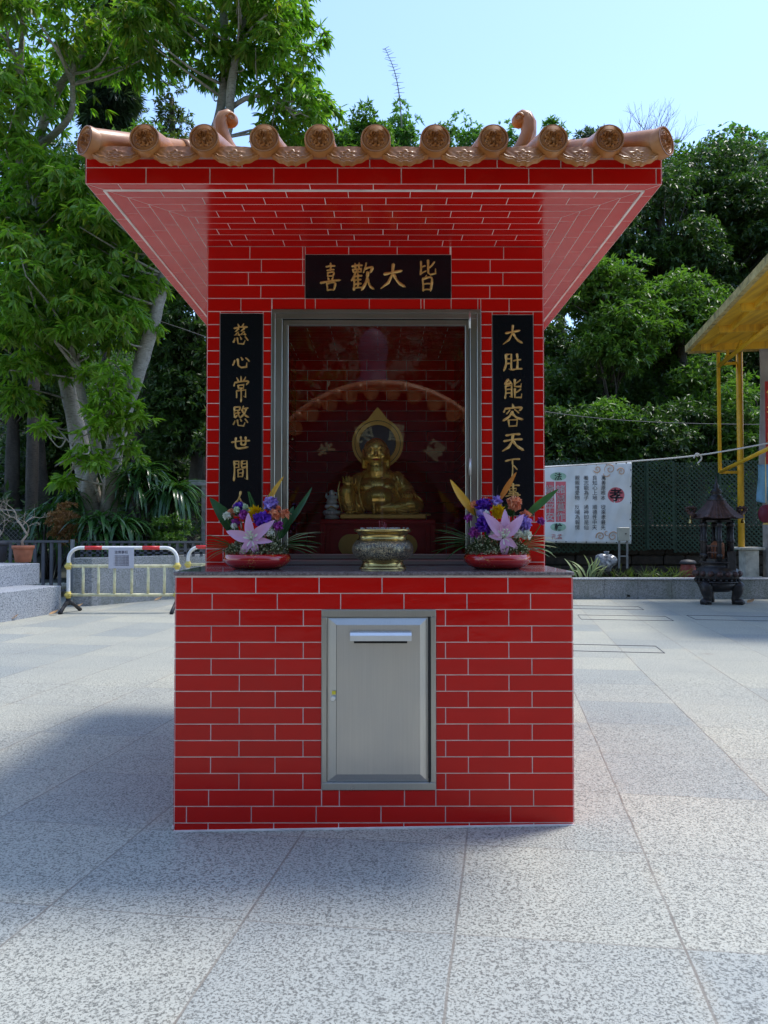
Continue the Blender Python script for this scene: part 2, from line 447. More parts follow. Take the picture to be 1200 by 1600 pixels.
# donation door set in the pedestal
dc = (door[0] + door[1]) / 2; dw = door[1].x - door[0].x; dh = door[0].z - door[1].z
dx0, dx1, dz0, dz1 = door[0].x, door[1].x, door[1].z, door[0].z
def frame_mb(x0, x1, z0, z1, w, y, depth, mb=None, bev=.0015, wt=None, wb=None):
    mb = mb or MB(); wt = wt or w; wb = wb or w
    mb.box(((x0 + x1) / 2, y + depth / 2, z1 - wt / 2), (x1 - x0, depth, wt), bev=bev)
    mb.box(((x0 + x1) / 2, y + depth / 2, z0 + wb / 2), (x1 - x0, depth, wb), bev=bev)
    h = z1 - z0 - wt - wb; zc = (z1 - wt + z0 + wb) / 2
    mb.box((x0 + w / 2, y + depth / 2, zc), (w, depth, h), bev=bev); mb.box((x1 - w / 2, y + depth / 2, zc), (w, depth, h), bev=bev)
    return mb
k = 1 / 5.333 / 417
dd = B(frame_mb(dx0, dx1, dz0, dz1, 42 * k, Y0 - .006, .05, wt=60 * k, wb=62 * k), 'door_frame', M['steel'])
bk = MB(); bk.box((dc.x, Y0 + .055, dc.z), (dw - .01, .02, dh - .01)); B(bk, 'door_recess', M['sealant'])
xi0, xi1, zi0, zi1 = dx0 + 44 * k, dx1 - 63 * k, dz0 + 66 * k, dz1 - 64 * k
xp0, xp1, zp0, zp1 = dx0 + 125 * k, dx1 - 130 * k, dz0 + 135 * k, dz1 - 124 * k
yb, yf = Y0 + .001, Y0 - .012
mb = MB()
vs = [(xi0, yb, zi0), (xi1, yb, zi0), (xi1, yb, zi1), (xi0, yb, zi1), (xp0, yf, zp0), (xp1, yf, zp0), (xp1, yf, zp1), (xp0, yf, zp1)]
vs += [(x, Y0 + .03, z) for (x, y, z) in vs[:4]]
mb.add(vs, [(4,5,6,7),(0,1,5,4),(1,2,6,5),(2,3,7,6),(3,0,4,7),(8,9,1,0),(9,10,2,1),(10,11,3,2),(11,8,0,3),(8,11,10,9)])
leaf = B(mb, 'door', M['steel_door'])
def sub(mb, name, mat, parent):
    o = mb.build(name, mat); o.parent = parent; return o
hx = dx0 + (550 - 60) * k; hz = dz1 - (272 - 60) * k
mb = MB(); w = 505 * k
prof = [(0, 36 * k), (-.020, 30 * k), (-.027, 8 * k), (-.027, -36 * k), (-.023, -36 * k), (0, -30 * k)]
mb.prism([(a, b) for a, b in prof], (hx - w / 2, yf, hz), (0, 1, 0), (0, 0, 1), (1, 0, 0), w)
sub(mb, 'slot_cover', M['steel_bright'], leaf)
mb = MB(); mb.box((hx - .001, yf - .003, hz - 48 * k), (440 * k, .006, 26 * k), bev=.001); sub(mb, 'slot', M['black'], leaf)
mb = MB(); lx = dx0 + 95 * k; lz = dz1 - 728 * k
mb.tube([(lx, Y0 - .004, lz), (lx, Y0 - .018, lz), (lx, Y0 - .021, lz)], [.0095, .0095, .0075], 20, smooth=False)
mb.box((lx, Y0 - .0215, lz), (.002, .001, .008)); sub(mb, 'lock', M['steel_bright'], leaf)
mb = MB(); mb.box((lx + .003, Y0 - .0135, lz + .0215), (.014, .0012, .013)); sub(mb, 'lock_tag', simple('yellow_tag', (.75, .62, .05), .6), leaf)
mb = MB(); mb.bar((xi1 + .004, Y0 - .0075, zi0), (xi1 + .004, Y0 - .0075, zi1), .0035, .003); mb.bar((xp0 - .001, yf - .0005, zp0), (xp0 - .001, yf - .0005, zp1), .001, .001)
sub(mb, 'door_hinge', M['sealant'], leaf)

# upper body: front with niche opening, sides, back
cw = 2 * HC; CZ0, CZ1 = ZL, ZS
f0, f1 = P(424.5, 484, Y1), P(752.5, 884, Y1)
NX0, NX1, NZ1 = f0.x, f1.x, f0.z
T = Tiler()
top = ZS - .001
rws = [top]; z = top - (634 - 585) / 2.4 / 350
while z > ZL + .004: rws.append(z); z -= .0592
rws.append(ZL - .012); rws = sorted(rws); nr = len(rws) - 1
# plaques
hp0, hp1 = P(477, 398, Y1), P(705, 468, Y1)
cl0, cl1 = P(344, 490, Y1), P(410, 806, Y1)
cr0, cr1 = P(769, 492, Y1), P(834.5, 806, Y1)
def snap(v):
    b_ = min(rws, key=lambda r: abs(r - v.z)); v.z = b_ if abs(b_ - v.z) < .008 else v.z
for v in (hp1, cl0, cl1, cr0, cr1): snap(v)
plaques = [(hp0.x, hp1.x, hp1.z, hp0.z), (cl0.x, cl1.x, cl1.z, cl0.z), (cr0.x, cr1.x, cr1.z, cr0.z)]
holes = [(a + HC, b + HC, c, d) for a, b, c, d in plaques] + [(NX0 + HC, NX1 + HC, ZL - .1, NZ1)]
cj = {0: [703,903,1052+25], 1: [747,903], 2: [698,903], 3: [745], 4: [670,788,951,1155,1350]}
def cjoin(i):
    r = nr - 1 - i
    if r < 5:
        L = cj[r]; out = [(x - 544) / 2.4 / 350 for x in L]
        R2 = {0: [303, 506, 103], 1: [303, 455], 2: [303, 503], 3: [303, 453], 4: [408, 526, 205]}[r]
        out += [(x - 655) / 2.4 / 350 + cw for x in R2]
        return sorted(set(out))
    return [.076, .155] if r % 2 and r > 19 else [.155]
T.rows((-HC, Y1, 0), (1, 0, 0), (0, 0, 1), (0, -1, 0), cw, rws, lambda i: cjoin(i) + ([cw - .155] if nr - 1 - i >= 5 else []), holes=holes)
sd = Y2 - Y1
T.rows((-HC, Y2, 0), (0, -1, 0), (0, 0, 1), (-1, 0, 0), sd, rws, bond(.236, .05, .168, sd))
T.rows((HC, Y1, 0), (0, 1, 0), (0, 0, 1), (1, 0, 0), sd, rws, bond(.236, .05, .168, sd))
T.rows((HC, Y2, 0), (-1, 0, 0), (0, 0, 1), (0, 1, 0), cw, rws, bond(.236, .05, .168, cw))
par(T.t.build('niche_tiles', M['tile'], None, fix=False)); par(T.g.build('niche_wall', M['grout'], None, fix=False))
# niche interior
IX0, IX1, IY, IZ, IF = -.485, .462, 4.56, P(590, 563, 4.56).z, ZL + .003
T = Tiler(); iv = sorted([IZ - i * .0607 for i in range(0, 25) if IZ - i * .0607 > IF] + [IF]); iw = IX1 - IX0; idp = IY - Y1 - .02
T.rows((IX0, IY, 0), (1, 0, 0), (0, 0, 1), (0, -1, 0), iw, iv, bond(.236, .07, .188, iw))
T.rows((IX0, Y1 + .02, 0), (0, 1, 0), (0, 0, 1), (1, 0, 0), idp, iv, bond(.236, .07, .188, idp))
T.rows((IX1, IY, 0), (0, -1, 0), (0, 0, 1), (-1, 0, 0), idp, iv, bond(.236, .07, .188, idp))
cv = [i * .0607 for i in range(0, int(idp / .0607) + 1)] + [idp]
T.rows((IX0, IY, IZ), (1, 0, 0), (0, -1, 0), (0, 0, -1), iw, cv, bond(.236, .02, .138, iw), h=.0007, gap=.0025)
par(T.t.build('interior_tiles', M['tile'], None, fix=False)); par(T.g.build('interior_wall', M['grout'], None, fix=False))
mb = MB(); mb.box(((IX0 + IX1) / 2, (Y1 + IY) / 2 + .1, ZL - .01), (iw, IY - Y1 - .2, .02)); B(mb, 'niche_floor', M['ledge'])
mb = MB(); rx = P(471, 686, 4.2); mb.ball((IX0 + .022, rx.y, rx.z), (.016, .016, .016), 14, 10)
mb.tube([(IX0, rx.y, rx.z), (IX0 + .015, rx.y, rx.z)], .007, 8); B(mb, 'wall_knob', simple('brass_knob', (.75, .62, .42), .25, 1))

# window: fixed outer frame, hinged leaf with the pane
win = empty('window'); par(win)
win.location = (0, 0, 0)
def W(mb, name, mat):
    o = mb.build(name, mat); o.parent = win; o.matrix_parent_inverse = Matrix(); return o
gx0, gx1, gtop, gbot = P(450.5, 600, Y1).x, P(727, 600, Y1).x, P(590, 508, Y1).z, P(590, 866.5, Y1).z
zb = ZL + .002
mb = frame_mb(NX0, NX1, zb, NZ1, .018, Y1 - .010, .03)
frame_mb(NX0 + .018, NX1 - .018, zb + .010, NZ1 - .018, .031, Y1 - .005, .03, mb, wt=.024, wb=.012)
W(mb, 'frame', M['steel'])
lx0, lx1, lz0, lz1 = NX0 + .0515, NX1 - .0515, zb + .026, NZ1 - .0455
mb = frame_mb(lx0, lx1, lz0, lz1, gx0 - lx0 - .008, Y1 + .002, .025, wt=lz1 - gtop - .007, wb=gbot - lz0 - .006)
frame_mb(gx0 - .008, gx1 + .008, gbot - .006, gtop + .007, .008, Y1 - .003, .02, mb)
W(mb, 'casement', M['steel'])
mb = MB(); frame_mb(NX0 + .03, NX1 - .03, zb + .018, NZ1 - .03, .03, Y1 + .029, .004, mb, bev=0); W(mb, 'seal', M['sealant'])
mb = MB()
for zz in (2.01, 1.35): mb = MB(); mb.tube([(NX1 - .0505, Y1 - .006, zz), (NX1 - .0505, Y1 - .006, zz + .075)], .005, 10); W(mb, 'hinge', M['steel_bright'])
gm = NM('window_glass'); gl = gm.node('ShaderNodeBsdfGlossy', {'Color': (1, 1, 1, 1), 'Roughness': .004}); tp = gm.node('ShaderNodeBsdfTransparent', {'Color': (1, 1, 1, 1)})
fr = gm.node('ShaderNodeFresnel', {'IOR': 1.5}); mx = gm.node('ShaderNodeMixShader', {0: fr.outputs[0]})
gm.t.links.new(tp.outputs[0], mx.inputs[1]); gm.t.links.new(gl.outputs[0], mx.inputs[2]); gm.t.links.new(mx.outputs[0], gm.out.inputs[0])
mb = MB(); mb.box(((gx0 + gx1) / 2, Y1 + .012, (gbot + gtop) / 2), (gx1 - gx0 + .006, .006, gtop - gbot + .006)); W(mb, 'glass', gm.m)

# ------------------------------------------------------------------ brush-written characters (100x100 grids, y down)
GL = {
'喜': [[(30,14),(70,11)],[(50,2),(50,26)],[(34,27),(66,24)],[(36,35),(38,47)],[(36,35),(64,32),(61,46)],[(38,47),(61,46)],[(38,52),(42,59)],[(62,50),(57,59)],[(4,70),(50,63),(96,60)],[(32,72),(36,96)],[(32,72),(70,69),(65,95)],[(36,95),(66,94)]],
'歡': [[(4,14),(48,10)],[(17,4),(18,20)],[(35,2),(34,19)],[(9,25),(11,35),(23,34),(24,24),(9,25)],[(30,24),(31,34),(43,33),(44,22),(30,24)],[(18,38),(2,64)],[(12,52),(12,98)],[(28,39),(31,47)],[(13,51),(47,47)],[(14,64),(43,61)],[(14,78),(43,75)],[(12,92),(50,89)],[(29,50),(29,90)],[(66,2),(54,36)],[(60,22),(92,17),(84,36)],[(73,34),(66,68),(46,98)],[(71,56),(82,82),(99,94)]],
'大': [[(14,42),(52,34),(84,28)],[(50,2),(46,44),(30,76),(2,98)],[(52,44),(70,74),(96,92)]],
'皆': [[(20,4),(18,44)],[(20,24),(42,18)],[(16,46),(46,34)],[(88,6),(62,24)],[(56,0),(57,40),(68,46),(94,42),(94,28)],[(48,48),(38,60)],[(28,60),(31,98)],[(28,60),(74,56),(69,98)],[(31,77),(70,75)],[(31,95),(69,94)]],
'慈': [[(34,2),(41,14)],[(67,0),(58,14)],[(12,21),(88,15)],[(38,22),(18,38),(37,37),(16,53),(40,50)],[(36,43),(43,53)],[(72,20),(52,35),(71,34),(50,51),(76,48)],[(70,41),(79,51)],[(17,66),(8,84)],[(30,64),(36,90),(68,92),(76,76)],[(48,60),(55,71)],[(77,59),(92,75)]],
'心': [[(16,42),(6,72)],[(32,34),(36,74),(52,86),(80,82),(82,58)],[(50,24),(59,40)],[(76,28),(96,48)]],
'常': [[(50,0),(50,19)],[(24,5),(34,18)],[(78,2),(64,18)],[(12,23),(7,38)],[(12,24),(92,18),(82,33)],[(33,35),(36,47),(65,46),(68,33),(33,35)],[(23,57),(24,84)],[(23,57),(79,53),(77,84),(67,78)],[(50,46),(50,100)]],
'愍': [[(12,6),(44,4),(42,20)],[(12,6),(14,52),(30,43)],[(14,22),(42,20)],[(14,35),(46,31)],[(33,20),(40,46),(52,54)],[(67,0),(55,21)],[(60,14),(94,9)],[(82,12),(74,34),(50,54)],[(60,21),(76,42),(98,53)],[(16,69),(6,88)],[(30,66),(36,92),(68,94),(76,79)],[(48,61),(55,72)],[(77,61),(93,78)]],
'世': [[(2,46),(98,34)],[(24,14),(28,86),(90,80)],[(50,6),(52,62)],[(76,8),(75,60),(52,62)]],
'間': [[(12,6),(11,99)],[(12,8),(41,6),(41,35),(13,37)],[(13,21),(40,20)],[(58,6),(89,4),(91,95),(78,87)],[(58,6),(60,35),(89,33)],[(60,20),(89,19)],[(35,48),(37,82)],[(35,48),(65,46),(63,81)],[(37,64),(63,63)],[(37,81),(63,80)]],
'人': [[(54,4),(42,48),(4,96)],[(44,40),(66,72),(98,92)]],
'肚': [[(12,10),(12,60),(0,96)],[(12,10),(41,7),(41,94),(29,86)],[(13,34),(40,32)],[(13,58),(40,56)],[(53,42),(92,36)],[(72,6),(72,86)],[(46,90),(99,84)]],
'能': [[(25,2),(7,24),(41,20)],[(32,9),(45,27)],[(10,35),(7,96)],[(10,35),(43,32),(43,92),(33,86)],[(11,53),(42,51)],[(11,71),(42,69)],[(90,4),(62,22)],[(60,2),(60,37),(93,37),(95,24)],[(92,50),(62,68)],[(60,48),(60,91),(95,91),(97,74)]],
'容': [[(50,0),(53,12)],[(13,18),(6,36)],[(13,20),(92,14),(82,29)],[(36,26),(20,43)],[(60,24),(80,39)],[(50,33),(30,58),(2,74)],[(48,42),(70,60),(99,68)],[(30,71),(33,99),(69,97),(73,69),(30,71)]],
'天': [[(18,19),(82,12)],[(8,48),(92,38)],[(50,16),(46,50),(30,78),(2,98)],[(50,47),(70,74),(98,93)]],
'下': [[(4,18),(96,8)],[(48,13),(46,99)],[(54,38),(78,58)]],
'事': [[(8,14),(92,7)],[(28,24),(30,38),(70,36),(73,22),(28,24)],[(22,49),(79,45),(77,71)],[(4,61),(98,55)],[(22,73),(77,71)],[(50,-2),(53,94),(34,86)]],
}
def smooth_poly(pts, n=5):
    if len(pts) == 2:
        (a, b), (c, d) = pts; mx_, my_ = (a + c) / 2 + (d - b) * .04, (b + d) / 2 - (c - a) * .04
        pts = [pts[0], (mx_, my_), pts[1]]
    if len(pts) >= 4: return pts     # boxy strokes keep their corners
    P_ = [pts[0]] + list(pts) + [pts[-1]]; out = []
    for i in range(1, len(P_) - 2):
        p0, p1, p2, p3 = [np.array(q, float) for q in P_[i - 1:i + 3]]
        for t in np.linspace(0, 1, n, endpoint=False):
            out.append(tuple(.5 * ((2 * p1) + (-p0 + p2) * t + (2 * p0 - 5 * p1 + 4 * p2 - p3) * t * t + (-p0 + 3 * p1 - 3 * p2 + p3) * t ** 3)))
    out.append(tuple(pts[-1])); return out
def brush(mb, ch, cx, cz, sx, sz, y, wd=.125, hgt=.0045, shear=.0):
    for si, st in enumerate(GL[ch]):
        pts = smooth_poly(st); n = len(pts); L = sum(math.dist(pts[i], pts[i + 1]) for i in range(n - 1)); acc = 0; prev = pts[0]
        pv = [Vector((cx + ((p[0] - 50) / 100 + shear * (50 - p[1]) / 100) * sx, y, cz + (50 - p[1]) / 100 * sz)) for p in pts]
        vs = []; base = wd * sx * (1.0 if L > 40 else .85) * random.uniform(.85, 1.12)
        for i, p in enumerate(pv):
            if i: acc += math.dist(pts[i], pts[i - 1])
            t = acc / L
            prof = 1.15 - .5 * math.sin(min(1, t * 1.4) * math.pi / 2) if L > 45 and n != 5 else .95
            if L > 45: prof = [1.1, .8, .85, 1.05, .95, .45][min(5, int(t * 5.001))] if len(st) > 2 else [.95, .75, .75, .8, 1.0, .8][min(5, int(t * 5.001))]
            if L <= 45: prof = .6 + .55 * t if L < 22 else .85
            d = (pv[min(i + 1, n - 1)] - pv[max(i - 1, 0)]).normalized(); nn = Vector((-d.z, 0, d.x))
            w = base * prof / 2
            jit = hgt * (.9 + .02 * si)
            vs += [p + nn * w, p + Vector((0, -jit, 0)) + nn * w * .25, p + Vector((0, -jit, 0)) - nn * w * .25, p - nn * w]
        fs = []
        for i in range(n - 1):
            for j in range(3): fs.append((i * 4 + j, i * 4 + j + 1, i * 4 + j + 5, i * 4 + j + 4))
        # rounded ends
        for e, idx, s_ in ((pv[0], 0, -1), (pv[-1], n - 1, 1)):
            d = (pv[1] - pv[0]) if idx == 0 else (pv[-1] - pv[-2]); d.normalize()
            vs.append(e + d * s_ * base * .38); q = len(vs) - 1
            for j in range(3): fs.append((idx * 4 + j, idx * 4 + j + 1, q))
        mb.add(vs, fs, 0, False)
def plaque(rect, chars, label):
    a, b, c, d = rect; y = Y1 - .006
    mb = MB(); mb.box(((a + b) / 2, Y1 + .007, (c + d) / 2), (b - a - .004, .026, d - c - .004), bev=.0015)
    pl = B(mb, 'plaque', M['black_stone']); pl['label'] = label
    mb = MB()
    for ch, px, py, w, h in chars:
        q = P(px, py, Y1 - .006); brush(mb, ch, q.x, q.z, w / 352, h / 352, Y1 - .0058)
    o = mb.build('lettering', M['gold_letter'], fix=True); o.parent = pl
    return pl
plaque(plaques[0], [('喜', 516.5, 433, 34, 46), ('歡', 566.5, 432, 36, 45), ('大', 614.5, 431.5, 40, 40), ('皆', 667, 431, 31, 50)], 'horizontal black granite plaque with four gilt characters above the window')
plaque(plaques[1], [('慈', 376, 523, 27, 35), ('心', 376.5, 565, 29, 26), ('常', 376.5, 608, 26, 40), ('愍', 376, 651, 26, 33), ('世', 376, 692, 29, 22), ('間', 375.5, 735, 26, 33), ('人', 375, 780, 26, 26)], 'vertical black granite plaque left of the window')
plaque(plaques[2], [('大', 801.5, 523, 32, 31), ('肚', 801.5, 566, 29, 30), ('能', 801.5, 608, 29, 32), ('容', 801, 649, 32, 35), ('天', 801.5, 690, 34, 31), ('下', 801, 731, 24, 33), ('事', 801.5, 772, 24, 32)], 'vertical black granite plaque right of the window')

# ------------------------------------------------------------------ eaves: soffit, fascia
T = Tiler()
def ring(x0, x1, y0, y1, w, ph):
    """concentric course of mitred tiles on the soffit (seen from below)"""
    for k_, (A, Bp, inn) in enumerate((((x0, y0), (x1, y0), (0, 1)), ((x1, y0), (x1, y1), (-1, 0)), ((x1, y1), (x0, y1), (0, -1)), ((x0, y1), (x0, y0), (1, 0)))):
        A = Vector(A); Bp = Vector(Bp); I = Vector(inn); d = (Bp - A); L = d.length; d /= L
        us = [0] + [u for u in np.arange(ph[k_], L, .236) if w * 1.3 < u < L - w * 1.3] + [L]
        for a, b in zip(us[:-1], us[1:]):
            ia = a + (w if a == 0 else 0); ib = b - (w if b == L else 0)
            q = [A + d * a, A + d * b, A + d * ib + I * w, A + d * ia + I * w]
            T.tile([(-p.x, p.y) for p in q], (0, 0, ZS), (-1, 0, 0), (0, 1, 0), (0, 0, -1), h=.0007, gap=.0025)
pt = .0617; x0, x1, y0, y1 = -EX, EX, EY0, EY1
phs = [(.10,), (.21,), (.02,), (.14,), (.06,)]
def bx(z): return
offs = [(688 - 95) / 2.4 * 1, 0]
for r_ in range(5):
    w = pt if r_ else .046
    ring(x0, x1, y0, y1, w, [[.118, .204, .05, .13, .19][r_], .1, .2, .15])
    x0 += w; x1 -= w; y0 += w; y1 -= w
    if r_ == 0: x0 += .008; x1 -= .008; y0 += .008; y1 -= .008
xi = x1; yy = y0
r_ = 0
while yy < Y1 - .01:
    ye = min(yy + pt, Y1)
    if Y1 - ye < .012: ye = Y1
    js = [x0] + [u for u in np.arange(x0 + [.03, .15, .09, .20, .12][r_ % 5], x1, .236) if u > x0 + .015] + [x1]
    for a, b in zip(js[:-1], js[1:]): T.tile([(-a, yy), (-b, yy), (-b, ye), (-a, ye)], (0, 0, ZS), (-1, 0, 0), (0, 1, 0), (0, 0, -1), h=.0007, gap=.0025)
    yy = ye; r_ += 1
T.tile([(-x0, Y2), (-x1, Y2), (-x1, y1), (-x0, y1)], (0, 0, ZS), (-1, 0, 0), (0, 1, 0), (0, 0, -1))
# leftover strips beside the body
for (a, b) in ((x0, -HC), (HC, x1)):
    if b - a > .004: T.tile([(-a, Y1), (-b, Y1), (-b, Y2), (-a, Y2)], (0, 0, ZS), (-1, 0, 0), (0, 1, 0), (0, 0, -1))
so_t = par(T.t.build('soffit_tiles', M['tile'], None, fix=False)); so_g = par(T.g.build('soffit', M['grout'], None, fix=False))
mb = MB(); w = .006
xb, yb0, yb1 = EX - .046 - .004, EY0 + .046 + .004, EY1 - .046 - .004
for a, b in (((-xb, yb0), (xb, yb0)), ((xb, yb0), (xb, yb1)), ((xb, yb1), (-xb, yb1)), ((-xb, yb1), (-xb, yb0))):
    mb.bar((a[0], a[1], ZS - .0015), (b[0], b[1], ZS - .0015), .009, .005)
B(mb, 'soffit_border', M['grout'])
T = Tiler(); FH = .122; fv = [ZS, ZS + .0605, ZS + FH]
def fj(off): 
    def f(i): return [u for u in np.arange(off[i % 2], 3, .236)]
    return f
T.rows((-EX, EY0, 0), (1, 0, 0), (0, 0, 1), (0, -1, 0), 2 * EX, fv, fj([.222, .105]))
T.rows((EX, EY1, 0), (-1, 0, 0), (0, 0, 1), (0, 1, 0), 2 * EX, fv, fj([.222, .105]))
T.rows((-EX, EY1, 0), (0, -1, 0), (0, 0, 1), (-1, 0, 0), EY1 - EY0, fv, fj([.222, .105]))
T.rows((EX, EY0, 0), (0, 1, 0), (0, 0, 1), (1, 0, 0), EY1 - EY0, fv, fj([.222, .105]))
par(T.t.build('fascia_tiles', M['tile'], None, fix=False)); par(T.g.build('fascia', M['grout'], None, fix=False))

# ------------------------------------------------------------------ roof of barrel tiles
ZE = ZS + FH + .001; SLP = .36
roof = empty('roof'); par(roof); 
def RF(mb, name, mat, parent=None, **k):
    o = mb.build(name, mat, **k); o.parent = parent or roof; return o
ovh = .055; rx0, rx1, ry0, ry1 = -EX + .004, EX - .004, EY0 - ovh, EY1 + ovh
ycen = (ry0 + ry1) / 2; hx_, hy_ = rx1, (ry1 - ry0) / 2; run = min(hx_, hy_); za = ZE - .02 + SLP * run
mb = MB(); zz = ZE - .020
ri = [(-(hx_ - run), ycen - (hy_ - run), za), ((hx_ - run), ycen - (hy_ - run), za), ((hx_ - run), ycen + (hy_ - run), za), (-(hx_ - run), ycen + (hy_ - run), za)]
co4 = [(rx0, ry0, zz), (rx1, ry0, zz), (rx1, ry1, zz), (rx0, ry1, zz)]
lo4 = [(x, y, zz - .012) for x, y, z in co4]
mb.add(co4 + ri + lo4, [(0,1,5,4),(1,2,6,5),(2,3,7,6),(3,0,4,7),(4,5,6,7),(8,11,10,9),(8,9,1,0),(9,10,2,1),(10,11,3,2),(11,8,0,3)])
RF(mb, 'pan_tiles', M['old_terracotta'])
# mortar fill under the tile edge
mb = frame_mb = None
mb = MB()
for (a, b) in (((rx0 + .035, ry0 + .05), (rx1 - .035, ry0 + .05)), ((rx1 - .035, ry0 + .05), (rx1 - .035, ry1 - .05)), ((rx1 - .035, ry1 - .05), (rx0 + .035, ry1 - .05)), ((rx0 + .035, ry1 - .05), (rx0 + .035, ry0 + .05))):
    mb.bar((a[0], a[1], ZE - .012), (b[0], b[1], ZE - .012), .06, .012)
RF(mb, 'mortar', M['mortar'])
DR = .0525; DZ = 2.506
# round end tile with lotus relief (local: faces -y, centre at origin)
def relief_disc():
    nr_, na = 30, 120; mbd = MB(); vs = []; fs = []
    def h(r, a):
        z = 0
        def rg(c, w): return math.exp(-((r - c) / w) ** 2)
        z += .0045 * (1 if r > .90 else 0) + .0028 * rg(.80, .035) + .0028 * rg(.70, .03)
        if r < .64:
            # petals
            a1 = abs(math.sin(a * 4)); a2 = abs(math.sin(a * 4 + math.pi / 2)); 
            e1 = .30 + .28 * a1; e2 = .20 + .24 * a2
            z += .0060 * math.exp(-((r - e1) / .045) ** 2) + .0050 * math.exp(-((r - e2) / .04) ** 2)
            z += .0022 * math.exp(-(r / .11) ** 2) + .0022 * math.sin(a * 11 + r * 16) * (1 if .1 < r < .6 else 0)
        return z
    for i in range(nr_ + 1):
        r = i / nr_
        for j in range(na):
            a = 2 * math.pi * j / na
            vs.append((DR * r * math.cos(a), -.001 - 1.5 * h(r, a), DR * r * math.sin(a)))
    for i in range(nr_):
        for j in range(na):
            q = i * na + j; w_ = i * na + (j + 1) % na; fs.append((q, w_, w_ + na, q + na))
    mbd.add(vs, fs, 0, True)
    # rim side
    ring1 = [(DR * math.cos(2 * math.pi * j / na), -.0055, DR * math.sin(2 * math.pi * j / na)) for j in range(na)]
    ring2 = [(x * 1.03, y + .006, z * 1.03) for x, y, z in ring1]; ring3 = [(x, .03, z) for x, y, z in ring2]
    mbd.add(ring1 + ring2 + ring3, [(i * na + j, i * na + (j + 1) % na, (i + 1) * na + (j + 1) % na, (i + 1) * na + j) for i in range(2) for j in range(na)], 0, True)
    return mbd
def relief_drip(width=.166, ht=.088):
    nx, nz = 64, 30; vs = []; fs = []; mbd = MB()
    def shape(u):        # u -1..1 -> (top, bottom)
        a = abs(u); top = -.002 * (1 - u * u)
        b = -.030 - .046 * (1 - a ** 1.5) + .0022 * math.cos(u * math.pi * 5) + .003 * (a < .12)
        if a > .90: b = -.012 - (1 - a) / .10 * .022
        return top, b
    def h(u, v, dist):
        z = 0
        for c in (.10, .26): z += .0022 * math.exp(-((dist - c) / .05) ** 2)
        r = math.hypot(u * 1.0, (v - .5) * 1.1); a = math.atan2(v - .5, u)
        if dist > .36: z += .0022 * math.exp(-((r - .16 - .13 * abs(math.sin(a * 3))) / .045) ** 2) + .0005 * math.sin(u * 20 + math.sin(v * 7) * 3) * math.exp(-r) + .002 * math.exp(-(r / .07) ** 2)
        return z
    for j in range(nz + 1):
        for i in range(nx + 1):
            u = -1 + 2 * i / nx; v = j / nz; t, b = shape(u); dist = min(1, min((1 - v) * (t - b) / .06, (1 - abs(u)) * 1.6))
            yb_ = .012 * u * u - .030 * 0
            vs.append((u * width / 2, yb_ - 1.5 * h(u, v, dist), t + (b - t) * v))
    n = (nx + 1) * (nz + 1)
    for j in range(nz):
        for i in range(nx): q = j * (nx + 1) + i; fs.append((q, q + 1, q + nx + 2, q + nx + 1))
    # back and thick edge
    edge = [i for i in range(nx + 1)] + [j * (nx + 1) + nx for j in range(1, nz + 1)] + [nz * (nx + 1) + i for i in range(nx - 1, -1, -1)] + [j * (nx + 1) for j in range(nz - 1, 0, -1)]
    m0 = len(vs)
    for e in edge: x, y, z = vs[e]; vs.append((x * 1.0, .012 * (2 * x / width) ** 2 + .016, z))
    k_ = len(edge)
    for i in range(k_): fs.append((edge[i], edge[(i + 1) % k_], m0 + (i + 1) % k_, m0 + i))
    fs.append(tuple(m0 + i for i in range(k_)))
    mbd.add(vs, fs, 0, True)
    # concave tile bed behind the face
    vs = []; fs = []
    for j, yy_ in enumerate((.004, .16)):
        for i in range(13): u = -1 + i / 6; vs.append((u * width / 2, yy_, .002 + .006 * u * u - .008 + (.36 * yy_)))
    for i in range(12): fs.append((i, i + 1, i + 14, i + 13))
    return mbd.add(vs, fs, 0, True)
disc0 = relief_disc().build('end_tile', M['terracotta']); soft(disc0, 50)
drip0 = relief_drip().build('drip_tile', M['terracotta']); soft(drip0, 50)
def put(src, loc, rz, tilt=0, sc=(1, 1, 1), ry=0):
    o = src if src.parent is None and not src.get('used') else src.copy()
    if o is not src: COL.objects.link(o)
    src['used'] = 1
    if 'used' in o and o is not src: del o['used']
    o.parent = roof; o.location = loc; o.rotation_euler = (tilt, ry, rz); o.scale = sc; return o
def barrel(name, a, b, r, mat, parent=roof, seg=.26):
    """run of half-round cover tiles from a to b, each overlapping the next"""
    a = Vector(a); b = Vector(b); L = (b - a).length; d = (b - a) / L; n = max(1, int(L / seg)); m_ = MB()
    for i in range(n):
        p = a + d * (i * L / n); q = a + d * ((i + 1) * L / n + .01)
        m_.tube([p, p + d * .02, q], [r * 1.0, r, r * .93], 20, cap=True)
    return RF(m_, name, mat)
